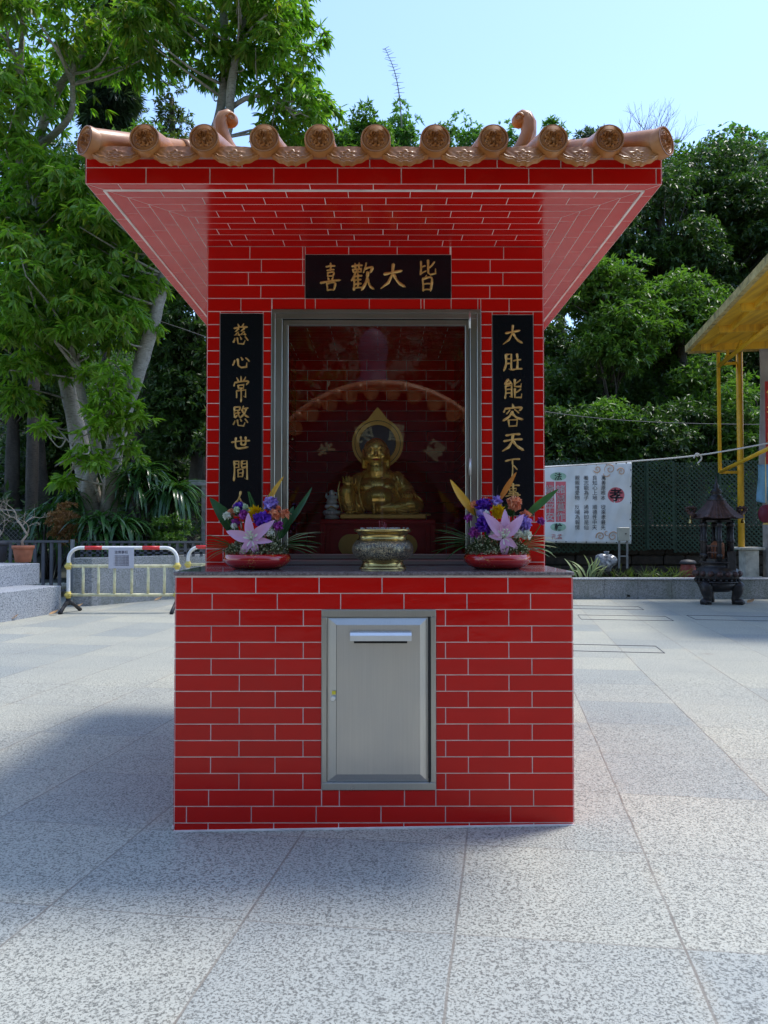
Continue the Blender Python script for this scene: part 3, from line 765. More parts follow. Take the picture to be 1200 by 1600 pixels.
# front/back/side cover rows
front_px = [226, 319, 413, 499, 587, 680, 771, 864, 952]
YF = ry0 - .035
fx = [P(px, 218, YF).x for px in front_px]; cx_ = [P(131, 219, YF).x, P(1042, 219, YF).x]
def hip_s(dx): return max(.05, dx)
def roofz(s): return DZ + SLP * s
for x in fx:
    put(disc0, (x, YF, DZ), 0, R(-6)); s = rx1 - abs(x)
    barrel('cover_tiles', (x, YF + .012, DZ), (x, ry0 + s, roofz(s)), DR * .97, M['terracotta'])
    put(disc0, (x, ry1 + .035, DZ), math.pi, R(-6)); barrel('cover_tiles', (x, ry1 + .023, DZ), (x, ry1 - s, roofz(s)), DR * .97, M['terracotta'])
sy = [ycen + (i - 4) * (2 * hy_ - .2) / 10 for i in range(9)]
for y in sy:
    s = hy_ - abs(y - ycen)
    for sx in (-1, 1):
        barrel('cover_tiles', (sx * (rx1 - .02), y, DZ), (sx * (rx1 - min(s, rx1)), y, roofz(min(s, rx1))), DR * .97, M['terracotta'])
fxa = [cx_[0]] + fx + [cx_[1]]
for a, b in zip(fxa[:-1], fxa[1:]):
    mx_ = (a + b) / 2; sc = ((b - a) - .060) / .140
    put(drip0, (mx_, YF + .014, DZ - .018), 0, R(-14), (sc, 1, 1), ry=random.uniform(-.015, .015)); put(drip0, (mx_, ry1 + .021, DZ - .018), math.pi, R(-14), (sc, 1, 1))
# corners: hip tiles with diagonal round ends, up-curled horn ornaments
for sx in (-1, 1):
    for syy in (0, 1):
        cxw = cx_[0] if sx < 0 else cx_[1]; cyw = (YF + .02) if syy == 0 else ry1 + .02
        dy = 1 if syy == 0 else -1
        ang = {(-1, 0): -math.pi / 4, (1, 0): math.pi / 4, (-1, 1): -3 * math.pi / 4, (1, 1): 3 * math.pi / 4}[(sx, syy)]
        put(disc0, (cxw, cyw, DZ + .002), ang * .92, R(-4))
        inward = Vector((-sx, dy, 0))
        a = Vector((cxw, cyw, DZ + .002)) + inward * .012
        s = .52
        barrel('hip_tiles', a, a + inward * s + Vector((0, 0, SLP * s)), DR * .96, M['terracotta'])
        barrel('hip_tiles', a + inward * s + Vector((0, 0, SLP * s + .0)), (0, ycen - dy * max(0, hy_ - hx_), DZ + SLP * run + .02), DR * 1.15, M['terracotta'])
        # horn
        hb = Vector((sx * -(P(352, 225, 3.18).x), cyw + dy * (3.18 - YF), DZ + SLP * .45)); hb.x = sx * .635
        k2 = 1 / 376; pr = [(-46, -26), (-30, -12), (-14, 5), (-2, 23), (5, 41), (6, 57), (2, 67), (-5, 71), (-10, 69)]
        rd = [16, 15.5, 14.5, 13.5, 12.5, 11.5, 10.5, 9.5, 8.5]
        outd = Vector((sx * .93, -dy * .37, 0)).normalized()
        pts = [hb + outd * (p[0] * k2) + Vector((0, 0, p[1] * k2 * 1.0)) for p in pr]
        mb = MB(); mb.tube(pts, [r_ * k2 for r_ in rd], 14, flat=(1.0, 1.0))
        side_ = outd.cross(Vector((0, 0, 1))).normalized(); hc_ = hb + outd * (-9 * k2) + Vector((0, 0, 64 * k2)); HM = Matrix((tuple(outd) + (0,), tuple(side_) + (0,), (0, 0, 1, 0), (0, 0, 0, 1))).transposed()
        mb.ball(hc_, (13 * k2, 10.5 * k2, 12 * k2), 16, 12, M=HM.to_3x3())
        for sg in (-1, 1): mb.tube([hc_ + side_ * sg * 9.5 * k2 + outd * (math.cos(t) * (8 - t * .9) * k2) + Vector((0, 0, math.sin(t) * (8 - t * .9) * k2)) for t in np.linspace(0, 7, 24)], 1.9 * k2, 6)
        for o_ in (-.5, .5):
            side_ = outd.cross(Vector((0, 0, 1))).normalized()
            mb.tube([p + side_ * o_ * rd[i] * k2 * 1.1 + outd * rd[i] * k2 * .6 for i, p in enumerate(pts[:8])], [r_ * k2 * .3 for r_ in rd[:8]], 8)
        RF(mb, 'ridge_horn', M['terracotta'])
mb = MB(); mb.lathe([(.10, 0), (.11, .03), (.07, .06), (.09, .12), (.05, .19), (.02, .24), (.003, .27)], (0, ycen, DZ + SLP * run + .02), 20); RF(mb, 'finial', M['terracotta'])

# ------------------------------------------------------------------ things in the niche and on the ledge
M['red_lacquer'] = simple('red_lacquered_wood', (.60, .014, .02), .25, var=.15, coat=.3)
M['gold_paint'] = simple('gold_paint', (.90, .60, .16), .42, .35, .12)
YA = 3.66; sc3 = lambda D: 1200 / D
a0, a1 = P(500.7, 811.5, YA), P(680, 811.5, YA); ZA = a0.z; axc = (a0.x + a1.x) / 2; aw = a1.x - a0.x
altar = empty('altar_cabinet', (axc, YA, ZL), label='red lacquered cabinet with gold panel inside the niche, carrying the golden statue', cat='cabinet')
def at(mb, name, mat, root, mods=None):
    o = mb.build(name, mat); o.parent = root; o.matrix_parent_inverse = Matrix.Translation(root.location).inverted(); return o
mb = MB(); h_ = ZA - ZL - .002
mb.box((axc, YA + .26, ZL + .002 + h_ / 2), (aw, .50, h_), bev=.003); at(mb, 'body', M['red_lacquer'], altar)
mb = MB()
mb.box((axc, YA + .005, ZA - .012), (aw + .004, .03, .022), bev=.004)
for sx in (-1, 1):
    mb.box((axc + sx * (aw / 2 - .012), YA + .004, ZL + h_ / 2 - .01), (.024, .022, h_ - .028), bev=.003)
    mb.box((axc + sx * (aw / 2 - .045), YA + .007, ZL + h_ / 2 - .012), (.008, .012, h_ - .06), bev=.002)
mb.box((axc, YA + .007, ZA - .040), (aw - .09, .012, .010), bev=.002); at(mb, 'moulding', M['red_lacquer'], altar)
g0, g1 = P(529, 838, YA), P(652, 866, YA); gw = (g1.x - g0.x) / 2; gc = Vector(((g0.x + g1.x) / 2, YA - .002, (P(590, 852, YA).z)))
def capsule(w, r, n=12):
    p = [(w - r + r * math.sin(t), -r * math.cos(t)) for t in np.linspace(0, math.pi, n)]
    return p + [(-a, -b) for a, b in p]
mb = MB(); r_ = (g0.z - P(590, 873, YA).z) / 2
mb.prism(capsule(gw, r_), gc, (1, 0, 0), (0, 0, 1), (0, -1, 0), .004); 
mb.prism(capsule(gw - .012, r_ - .012), gc + Vector((0, -.004, 0)), (1, 0, 0), (0, 0, 1), (0, -1, 0), .003); at(mb, 'gold_panel', M['gold_paint'], altar)

m = NM('polished_gold', metal=.6, rough=.2, coat=.5, coatr=.06); co = m.coord(); n = m.noise(co, 18, 3, .6)
m.set('color', m.ramp(n, [(.3, (.92, .52, .08)), (.7, (1.0, .70, .18))])); m.set('rough', m.ramp(n, [(.3, (.20,) * 3), (.7, (.32,) * 3)])); M['gold'] = m.m
def blob(name, prims, mat, parent, voxel, smooth_it=4):
    """union of rounded solids remeshed to one continuous surface"""
    mb = MB()
    for p in prims:
        if p[0] == 'e': mb.ball(p[1], p[2], 20, 14, M=(p[3] if len(p) > 3 else None))
        else:
            pts = p[1]; rr = p[2]; mb.tube(pts, rr, 14)
            for q, r in ((pts[0], rr[0] if hasattr(rr, '__len__') else rr), (pts[-1], rr[-1] if hasattr(rr, '__len__') else rr)): mb.ball(q, r, 12, 8)
    me = bpy.data.meshes.new(name); me.from_pydata(mb.v, [], mb.f); me.materials.append(mat)
    bm = bmesh.new(); bm.from_mesh(me); bmesh.ops.recalc_face_normals(bm, faces=bm.faces); bm.to_mesh(me); bm.free()
    o = bpy.data.objects.new(name, me); COL.objects.link(o)
    rm = o.modifiers.new('rm', 'REMESH'); rm.mode = 'VOXEL'; rm.voxel_size = voxel; rm.use_smooth_shade = True
    sm = o.modifiers.new('sm', 'SMOOTH'); sm.factor = .5; sm.iterations = smooth_it
    dg = bpy.context.evaluated_depsgraph_get(); ev = o.evaluated_get(dg); nm = bpy.data.meshes.new_from_object(ev)
    o.modifiers.clear(); o.data = nm; nm.name = name
    nm.polygons.foreach_set('use_smooth', np.ones(len(nm.polygons), bool))
    o.parent = parent; o.matrix_parent_inverse = Matrix.Translation(parent.location).inverted(); return o
YB = 3.80; kb = YB / 1200 / 6.667
B0 = P(598.5, 811.0, YB)
def b(zx, zy, dy=0.0):                   # statue drawing units: enlarged-photo pixels -> metres on the statue
    return Vector((B0.x + (zx - 657) * kb, YB + dy, B0.z + (872 - zy) * kb))
B0.z = ZA + .001
budd = empty('laughing_buddha_statue', (B0.x, YB, B0.z), label='golden laughing buddha statue seated on the red cabinet inside the niche', cat='statue')
u = kb
pr = []
pr += [('e', b(582, 160), (133*u, 125*u, 140*u)), ('e', b(582, 232, -12*u), (130*u, 112*u, 72*u))]      # skull, jaw
pr += [('e', b(520, 215, -82*u), (42*u, 30*u, 36*u)), ('e', b(646, 215, -82*u), (42*u, 30*u, 36*u))]  # cheeks
pr += [('c', [b(583, 155, -108*u), b(583, 205, -128*u)], [10*u, 18*u]), ('e', b(583, 212, -110*u), (30*u, 20*u, 14*u))]
pr += [('c', [b(500, 135, -92*u), b(530, 122, -112*u), b(562, 140, -112*u)], 12*u), ('c', [b(604, 140, -112*u), b(636, 122, -112*u), b(666, 135, -92*u)], 12*u)]
pr += [('e', b(583, 292, -72*u), (56*u, 38*u, 22*u))]
for sx in (-1, 1): pr += [('c', [b(582 + sx*124, 150, 5*u), b(582 + sx*132, 220, 0), b(582 + sx*126, 320, -10*u)], [20*u, 18*u, 24*u])]
pr += [('c', [b(588, 300), b(594, 380)], [104*u, 128*u]), ('e', b(598, 430, 30*u), (215*u, 130*u, 100*u))]
pr += [('e', b(600, 550, 0), (232*u, 165*u, 150*u)), ('e', b(612, 660, -75*u), (215*u, 175*u, 145*u))]
pr += [('e', b(500, 545, -110*u), (85*u, 62*u, 52*u)), ('e', b(700, 545, -110*u), (85*u, 62*u, 52*u))]
# viewer-left: raised knee with arm on it
pr += [('c', [b(395, 470, 20*u), b(300, 560, -60*u), b(285, 640, -90*u)], [88*u, 80*u, 70*u])]
pr += [('c', [b(285, 600, -120*u), b(300, 700, -120*u), b(330, 800, -110*u)], [92*u, 84*u, 62*u]), ('c', [b(400, 740, -60*u), b(300, 640, -90*u)], [90*u, 90*u])]
pr += [('e', b(300, 500, -130*u), (52*u, 42*u, 42*u))]
for i in range(4): pr += [('c', [b(256 + i*30, 492, -150*u), b(246 + i*32, 440 - (i in (1, 2)) * 10, -170*u), b(250 + i*31, 500, -208*u)], [12*u, 11*u, 9*u])]
pr += [('c', [b(372, 500, -110*u), b(378, 455, -120*u)], [12*u, 10*u])]
# viewer-right: sleeve, hand on lying knee
pr += [('c', [b(800, 455, 30*u), b(880, 560, 0), b(920, 650, -40*u)], [92*u, 95*u, 105*u])]
pr += [('e', b(925, 735, -70*u), (165*u, 130*u, 98*u)), ('c', [b(900, 745, -110*u), b(760, 765, -160*u), b(640, 770, -180*u)], [88*u, 74*u, 52*u])]
pr += [('e', b(915, 615, -110*u), (70*u, 44*u, 34*u))]
for i in range(5): pr += [('c', [b(866 + i*28, 605, -135*u), b(860 + i*31, 618, -165*u), b(858 + i*33, 645, -172*u)], [12*u, 11*u, 9*u])]
pr += [('c', [b(585, 700, -190*u), b(570, 800, -190*u)], [28*u, 30*u])]
for i in range(5): pr += [('e', b(560 + i*2, 700 + i*26, -222*u), (17*u, 14*u, 13*u))]
for i in range(5): pr += [('e', b(285 + i*28, 806 - i*3, -185*u), (15*u, 26*u, 12*u))]
pr += [('c', [b(320, 810, -120*u), b(330, 812, -170*u)], [48*u, 34*u])]
body = blob('body', pr, M['gold'], budd, .0030, 3)
mb = MB()
for (pts, r_) in (
    ([(475,385,-60),(425,440,-110),(410,520,-140),(412,620,-150),(440,720,-190),(470,790,-190)], 8), ([(735,385,-60),(790,440,-90),(788,520,-130),(805,600,-140),(830,660,-150)], 8),
    ([(215,480,-120),(195,560,-140),(205,660,-170),(240,800,-170)], 7), ([(815,420,-70),(835,480,-100),(830,560,-100)], 6), ([(850,430,-70),(868,520,-95)], 5),
    ([(760,735,-215),(860,765,-215),(1000,745,-190)], 6), ([(765,755,-215),(870,795,-215),(1005,770,-185)], 6), ([(775,725,-210),(860,738,-210),(1000,715,-190)], 5), ([(780,775,-205),(880,822,-200),(1020,800,-170)], 6),
    ([(1000,620,-90),(1055,670,-90),(1080,740,-90)], 8), ([(380,640,-150),(390,720,-180),(380,800,-180)], 6), ([(330,620,-195),(345,720,-200),(360,790,-180)], 5), ([(250,640,-195),(262,720,-205),(290,790,-190)], 5)):
    P_ = [b(x, y, d * u) for x, y, d in pts]
    sp = []
    for i in range(len(P_) - 1):
        for t in np.linspace(0, 1, 6, endpoint=False): sp.append(P_[i].lerp(P_[i + 1], t))
    sp.append(P_[-1])
    for _ in range(3): sp = [sp[0]] + [(sp[i - 1] + sp[i] * 2 + sp[i + 1]) / 4 for i in range(1, len(sp) - 1)] + [sp[-1]]
    mb.tube(sp, [r_ * u * (1.3 * math.sin(math.pi * min(.95, max(.08, i / len(sp)))) ** .4) for i in range(len(sp))], 8)
at(mb, 'robe', M['gold'], budd)
mb = MB(); mb.tube([b(545, 246, -112*u), b(565, 254, -124*u), b(583, 257, -127*u), b(602, 254, -124*u), b(622, 246, -112*u)], [4*u, 9*u, 11*u, 9*u, 4*u], 10); at(mb, 'lips', simple('red_lips', (.45, .02, .02), .35), budd)
mb = MB()
for sx in (-1, 1): mb.tube([b(583 + sx*70, 165, -98*u), b(583 + sx*48, 158, -113*u), b(583 + sx*26, 168, -116*u)], [3*u, 6*u, 3*u], 8)
at(mb, 'eyes', M['black'], budd)
mb = MB(); n = 26; vs = []
rnd_ = [(230 + (i * 871 / n)) for i in range(n)]
mb.box(b(658, 846, -60*u), (866*u, 420*u, 46*u), bev=.004)
for i in range(14): mb.tube([b(240 + i * 64, 826, -250*u), b(272 + i * 64, 822 + (i % 3) * 5, -258*u), b(304 + i * 64, 826, -250*u)], 9*u, 6)
at(mb, 'base', M['gold_paint'], budd)
# halo: pointed gold ring with a mirror-blue middle
YH = 4.02
halo = empty('halo_plate', (P(590, 691, YH).x, YH, ZA + .001), label='gold flame-pointed halo disc standing behind the golden statue', cat='halo')
kh = YH / 1200
hc = P(590, 693, YH)
def halo_out(r, tip, n=64):
    out = []
    for i in range(n):
        a = 2 * math.pi * i / n; k_ = max(0, math.cos(a)); rr = r + (tip - r) * max(0, 1 - abs(math.sin(a)) * 2.2) ** 1.6 * (k_ > 0)
        out.append((rr * math.sin(a), rr * math.cos(a)))
    return out
mb = MB(); mb.prism(halo_out(40*kh, 57*kh)[::-1], hc, (1,0,0), (0,0,1), (0,-1,0), .008); mb.bar(hc + Vector((0, .004, -38*kh)), (hc.x, YH + .004, ZA + .001), .03, .01); at(mb, 'plate', M['gold_paint'], halo)
mb = MB()
for r_ in (35.5, 28.5): mb.tube([hc + Vector((r_*kh*math.sin(t), -.009, r_*kh*math.cos(t))) for t in np.linspace(0, 2*math.pi, 60)], .0016, 6)
at(mb, 'groove', M['sealant'], halo)
mb = MB(); mb.prism([(28*kh*math.sin(t), 28*kh*math.cos(t)) for t in np.linspace(2*math.pi, 0, 48, endpoint=False)], hc + Vector((0, -.008, 0)), (1,0,0), (0,0,1), (0,-1,0), .002); at(mb, 'disc', simple('blue_grey_disc', (.10, .15, .20), .12, .6), halo)

# small silver statue
YS = 3.74; ks = YS / 1200 / 6.667; s0 = P(518.5, 811.5, YS)
def q(zx, zy, dy=0): return Vector((s0.x + (zx - 124) * ks, YS + dy, ZA + .001 + (868 - zy) * ks))
sil = empty('silver_buddha_figurine', (s0.x, YS, ZA + .001), label='small silver laughing buddha figurine with raised arms beside the golden statue', cat='figurine')
u = ks
M['silver'] = simple('silver_glaze', (.80, .82, .80), .3, .15, .15, 30)
blob('body', [('e', q(124, 592), (30*u, 28*u, 34*u)), ('e', q(124, 640), (48*u, 40*u, 34*u)), ('e', q(124, 688, -8*u), (58*u, 50*u, 44*u)), ('c', [q(80, 645), q(62, 630), q(68, 605)], [15*u, 13*u, 12*u]), ('c', [q(168, 645), q(186, 625), q(176, 596)], [15*u, 13*u, 12*u]), ('c', [q(124, 730, -20*u), q(70, 735, -30*u)], [30*u, 22*u]), ('c', [q(124, 730, -20*u), q(180, 735, -30*u)], [30*u, 22*u]), ('e', q(98, 590), (9*u, 9*u, 14*u)), ('e', q(150, 590), (9*u, 9*u, 14*u))], M['silver'], sil, .0022, 2)
mb = MB()
for i in range(9): 
    a = math.pi * (i / 8); mb.ball(q(124 - 75 * math.cos(a), 800, -50*u*math.sin(a)), (22*u, 22*u, 26*u), 8, 6)
mb.lathe([(78*u, 0), (84*u, 12*u), (70*u, 30*u), (80*u, 60*u), (60*u, 85*u), (50*u, 110*u)], q(124, 868), 20, sy=.7); at(mb, 'lotus_seat', M['silver'], sil)
mb = MB()
for i in range(16): a = math.pi * i / 15; mb.ball(q(124 - 52 * math.cos(a), 745 + 10 * math.sin(a * 3), -48*u*math.sin(a)), 8*u, 6, 5)
at(mb, 'gold_beads', M['gold'], sil)

# brass incense censer on the ledge
YC = 3.12; cc = P(598, 887, YC); kc = YC / 1200
cens = empty('brass_incense_pot', (cc.x, YC, ZL), label='round brass incense pot with silver relief belly at the middle of the ledge', cat='incense pot')
m = NM('relief_brass', metal=.9, rough=.3); co = m.coord()
v = m.node('ShaderNodeTexNoise', {'Vector': m.scalev(co, (1, 1, 1.1)), 'Scale': 58.0, 'Detail': 1.0, 'Distortion': 3.0}).outputs[0]
msk = m.ramp(m.math('ABSOLUTE', m.math('SUBTRACT', v, .5)), [(.03, (1,) * 3), (.075, (0,) * 3)])
m.set('color', m.mix(msk, (.10, .10, .09), (.66, .52, .30))); m.bump(msk, .9, .006); M['relief'] = m.m
M['brass'] = simple('aged_brass', (.50, .36, .13), .26, 1, .3, 20)
z_ = lambda py: (887.5 - py) * kc
mb = MB(); mb.lathe([(37*kc, 0), (37.5*kc, .003), (34*kc, z_(884)), (32*kc, z_(879)), (32*kc, z_(876)), (35*kc, z_(874.5))], (cc.x, YC, ZL), 48)
mb.lathe([(41*kc, z_(843.5)), (38*kc, z_(841)), (37*kc, z_(837)), (40*kc, z_(832)), (44*kc, z_(830.5)), (44.6*kc, z_(826.5)), (42*kc, z_(826)), (39*kc, z_(830)), (36*kc, z_(836))], (cc.x, YC, ZL), 48, closed=False); at(mb, 'rim_and_foot', M['brass'], cens)
mb = MB(); mb.lathe([(34.5*kc, z_(874.7)), (40*kc, z_(872.5)), (45*kc, z_(867.5)), (47.8*kc, z_(861)), (48*kc, z_(856)), (46.5*kc, z_(850.5)), (43.5*kc, z_(846.5)), (40*kc, z_(843))], (cc.x, YC, ZL), 64); at(mb, 'belly', M['relief'], cens)
mb = MB(); vs = [(0, 0)] 
mb.lathe([(0.001, z_(826.5)), (20*kc, z_(826)), (39.5*kc, z_(828))], (cc.x, YC, ZL), 40, closed=False)
for i in range(90): 
    a = random.uniform(0, 6.28); r_ = random.uniform(.3, 1) * 41 * kc; mb.ball((cc.x + r_ * math.cos(a), YC + r_ * math.sin(a), ZL + z_(825) + random.uniform(-.001, .0012)), random.uniform(.0015, .0035), 5, 4)
at(mb, 'ash', simple('incense_ash', (.45, .42, .38), .95, var=.3, scale=60), cens)
for i, (dx, hh) in enumerate(((-.012, .034), (.008, .028), (.012, .022), (.003, .018))):
    mb = MB(); mb.tube([(cc.x + dx, YC + .02, ZL + z_(826)), (cc.x + dx + random.uniform(-.002, .002), YC + .02, ZL + z_(826) + hh)], .0011, 6); at(mb, 'incense_stick', simple('incense_stub', (.45, .08, .10), .8), cens)

# ------------------------------------------------------------------ flower arrangements
def petal_mb(mb, base, dirv, up, L, W, curl=.4, n=7, mi=0, cup=.2, ruffle=0, tipw=.0):
    """a curved lens-shaped petal or leaf blade"""
    d = Vector(dirv).normalized(); upv = Vector(up); s = d.cross(upv)
    s = s.normalized() if s.length > 1e-5 else Vector((1, 0, 0)); nrm = s.cross(d).normalized()
    vs = []; fs = []
    for i in range(n + 1):
        t = i / n; w = W / 2 * (math.sin(math.pi * (t ** .75) * .97 + .03) ** .8 + tipw * t)
        if i == n: w = W * .02 + W * .4 * tipw
        ang = curl * t * t; c = Vector(base) + d * (L * t * math.cos(ang * .5)) - nrm * (L * t * math.sin(ang))
        rf = ruffle * W * math.sin(i * 2.3)
        for j, k_ in ((-1, 1), (-.5, .35), (0, 0), (.5, .35), (1, 1)): vs.append(c + s * w * j + nrm * (cup * w * k_ + rf * j))
    for i in range(n):
        for j in range(4): q_ = i * 5 + j; fs.append((q_, q_ + 1, q_ + 6, q_ + 5))
    return mb.add(vs, fs, mi, True)
def petal_mat(name, a, b_, tr=.25, scale=30):
    m = NM(name, rough=.5, spec=.3); co = m.coord(); n = m.noise(co, scale, 3, .6); r = m.rnd()
    c = m.mix(m.ramp(r, [(0, (0,) * 3), (1, (.6,) * 3)]), m.ramp(n, [(.3, a), (.7, b_)]), b_)
    m.set('color', c); t = m.node('ShaderNodeBsdfTranslucent', {'Color': c}); x = m.node('ShaderNodeMixShader', {0: tr})
    m.t.links.new(m.bs.outputs[0], x.inputs[1]); m.t.links.new(t.outputs[0], x.inputs[2]); m.t.links.new(x.outputs[0], m.out.inputs[0]); return m.m
m = NM('lily_petal', rough=.45, spec=.3); uv = m.coord(); 
FM = {
 'lily': petal_mat('lily_pink', (.66, .30, .52), (.78, .48, .68), .3, 14),
 'purple': petal_mat('violet_petal', (.10, .02, .38), (.22, .07, .58), .2, 60), 'violet': petal_mat('pale_violet_petal', (.28, .17, .62), (.55, .42, .80), .2, 60),
 'magenta': petal_mat('magenta_petal', (.28, .03, .28), (.50, .10, .46), .2, 60),
 'yellow': petal_mat('yellow_petal', (.85, .55, .01), (.95, .72, .02), .25), 'orange': petal_mat('peach_petal', (.85, .25, .12), (.92, .50, .30), .25),
 'white': petal_mat('cream_petal', (.70, .74, .58), (.85, .87, .80), .25), 'mint': petal_mat('pale_green_petal', (.42, .58, .34), (.70, .80, .60), .25),
 'green': petal_mat('blade_green', (.03, .10, .025), (.07, .19, .04), .2, 20), 'dgreen': petal_mat('broad_leaf_green', (.015, .06, .02), (.035, .11, .03), .15, 20),
 'amber': petal_mat('amber_leaf', (.62, .28, .02), (.80, .45, .05), .3, 12), 'rust': petal_mat('rust_leaf', (.50, .14, .02), (.68, .25, .03), .3, 12),
 'filler': petal_mat('filler_foliage', (.05, .08, .025), (.14, .18, .07), .2, 80), 'bud': petal_mat('filler_buds', (.28, .30, .14), (.50, .48, .30), .2, 80),
 'straw': petal_mat('pale_blade', (.28, .36, .14), (.42, .50, .24), .25, 20), 'twig': simple('dark_twig', (.07, .03, .03), .8)}
m = NM('gilded_red_lacquer', rough=.14, coat=.6, coatr=.05); co = m.coord()
g_ = m.noise(m.scalev(co, (1, 1, 1.6)), 34, 3, .6, dist=2.5); g2 = m.noise(co, 9, 1, .5)
mk = m.math('MULTIPLY', m.ramp(g_, [(.57, (0,) * 3), (.60, (1,) * 3)]), m.ramp(g2, [(.48, (0,) * 3), (.56, (.75,) * 3)]))
m.set('color', m.mix(mk, (.46, .008, .008), (.62, .33, .07))); M['lacquer_bowl'] = m.m
def arrangement(cxp, label, spec):
    YF_ = 3.10; c = P(cxp, 888, YF_); kf = YF_ / 1200
    root = empty('flower_arrangement', (c.x, YF_, ZL), label=label, cat='flowers', group='flower arrangements in red bowls on the ledge')
    def X(px, py, dy=0): return Vector((c.x + (px - cxp) * kf, YF_ + dy, ZL + (888 - py) * kf))
    mb = MB(); k_ = kf
    mb.lathe([(32*k_, 0.001), (34*k_, 0.001), (45*k_, 5*k_), (52*k_, 12*k_), (52.5*k_, 17*k_), (50*k_, 22*k_), (47.5*k_, 23.5*k_), (46*k_, 22*k_), (48*k_, 17*k_), (40*k_, 10*k_)], (c.x, YF_, ZL), 56, closed=True); at(mb, 'bowl', M['lacquer_bowl'], root)
    # filler mass
    mb = MB()
    for i in range(1500):
        a = random.uniform(0, 6.28); r_ = math.sqrt(random.random()) * 47 * k_; hz_ = (20 + 34 * (1 - (r_ / (56 * k_)) ** 2) * random.uniform(.35, 1)) * k_
        p = Vector((c.x + r_ * math.cos(a), YF_ + r_ * math.sin(a) * .9, ZL + hz_)); d = Vector((random.gauss(0, 1) + math.cos(a), random.gauss(0, 1) + math.sin(a), random.gauss(.6, .7)))
        petal_mb(mb, p, d, (random.random(), random.random(), 1), random.uniform(4, 9) * k_, random.uniform(1.8, 3.5) * k_, .3, 2)
    o = at(mb, 'filler_foliage', FM['filler'], root); tag(o, kind='stuff')
    mb = MB()
    for i in range(750):
        a = random.uniform(0, 6.28); r_ = (.45 + .55 * random.random()) * 49 * k_; hz_ = (21 + 36 * (1 - (r_ / (58 * k_)) ** 2) * random.uniform(.1, 1.05)) * k_
        mb.ball((c.x + r_ * math.cos(a), YF_ + r_ * math.sin(a) * .95 - .004, ZL + hz_), random.uniform(.7, 1.5) * k_, 5, 4)
    tag(at(mb, 'filler_buds', FM['bud'], root), kind='stuff')
    for kind, *s in spec:
        if kind == 'lily':
            x, y, r0, dy = s; ce = X(x, y, dy); mb = MB()
            for ang, L, W in r0:
                a = R(ang); d = Vector((math.sin(a), -.42, math.cos(a)))
                petal_mb(mb, ce + d * 1.5 * k_, d, (0, -1, 0), L * k_, W * k_, .55, 12, 0, .35, .03)
            o = at(mb, 'lily', FM['lily'], root)
            mb = MB()
            for ang, L, W in r0:
                a = R(ang); d = Vector((math.sin(a), -.42, math.cos(a))); petal_mb(mb, ce + d * 1.5 * k_ + Vector((0, -.0012, 0)), d, (0, -1, 0), L * k_ * .62, W * k_ * .20, .35, 8, 0, .1)
            q_ = mb.build('petal_stripe', FM['white']); q_.parent = o
            mb = MB()
            for i in range(6):
                a = i * 1.05; t_ = ce + Vector((math.cos(a) * 5 * k_, -20 * k_, (8 + math.sin(a) * 5) * k_)); mb.tube([ce, ce.lerp(t_, .5) + Vector((0, 0, -2 * k_)), t_], .5 * k_, 5); mb.ball(t_, (1.9 * k_, .8 * k_, .9 * k_), 6, 5)
            q_ = mb.build('stamens', FM['mint']); q_.parent = o
        elif kind == 'mum':
            x, y, r, dy, mt = s; ce = X(x, y, dy); mb = MB()
            for ly in range(5):
                for i in range(22 - ly * 3):
                    a = i * 2 * math.pi / (22 - ly * 3) + ly * .3 + random.uniform(-.1, .1); tl = .15 + ly * .28
                    d = Vector((math.cos(a) * math.cos(tl), -math.sin(tl) - .1, math.sin(a) * math.cos(tl) + .15)); petal_mb(mb, ce, d, (0, -1, 0), r * k_ * (1.08 - .10 * ly) * random.uniform(.85, 1.12), r * k_ * .24, -.5, 4, 0, .5)
            mb.ball(ce + Vector((0, -r * k_ * .3, 0)), r * k_ * .3, 8, 6); at(mb, 'chrysanthemum', FM[mt], root)
        elif kind == 'carn':
            x, y, r, dy, mt = s; ce = X(x, y, dy); mb = MB()
            n_ = 60 if r > 9 else 34
            for i in range(n_):
                ph = i * 2.39996; t_ = i / n_; tl = math.acos(1 - 1.25 * t_)
                d = Vector((math.sin(tl) * math.cos(ph), -math.cos(tl), math.sin(tl) * math.sin(ph) * .8 + .25))
                petal_mb(mb, ce, d, (math.cos(ph + 1.5), 0.3, math.sin(ph + 1.5)), r * k_ * random.uniform(.92, 1.25), r * k_ * .85, random.uniform(-.3, .7), 5, 0, .3, .10, .75)
            at(mb, 'carnation', FM[mt], root)
            mb = MB(); mb.tube([ce, ce + Vector((0, .01, -r * k_)), X(x + (cxp - x) * .4, 860, 0)], [r * k_ * .22, r * k_ * .12, .0012], 6); at(mb, 'stem', FM['green'], root)
        elif kind == 'leaf':
            x0_, y0_, x1_, y1_, W, dy, mt, curl, face = s; a_ = X(x0_, y0_, 0); b2 = X(x1_, y1_, dy); mb = MB()
            petal_mb(mb, a_, b2 - a_, face, (b2 - a_).length, W * k_, curl, 16, 0, .35)
            o = at(mb, 'broad_leaf' if W > 7 else 'leaf_blade', FM[mt], root)
        elif kind == 'fan':
            x, y, side_, n_, L, mt = s
            for i in range(n_):
                t_ = i / max(1, n_ - 1); a = R(-14 + 46 * t_) ; d = Vector((side_ * math.cos(a), random.uniform(-.5, .15), math.sin(a))); mb = MB()
                petal_mb(mb, X(x, y - t_ * 6, 0), d, (0, -.3, 1), L * k_ * random.uniform(.75, 1.1), random.uniform(2.5, 4.5) * k_, random.uniform(.05, .35), 10, 0, .35); at(mb, 'leaf_blade', FM[mt if random.random() < .6 else 'green'], root)
        elif kind == 'twigs':
            x, y, n_, L, mt = s; mb = MB()
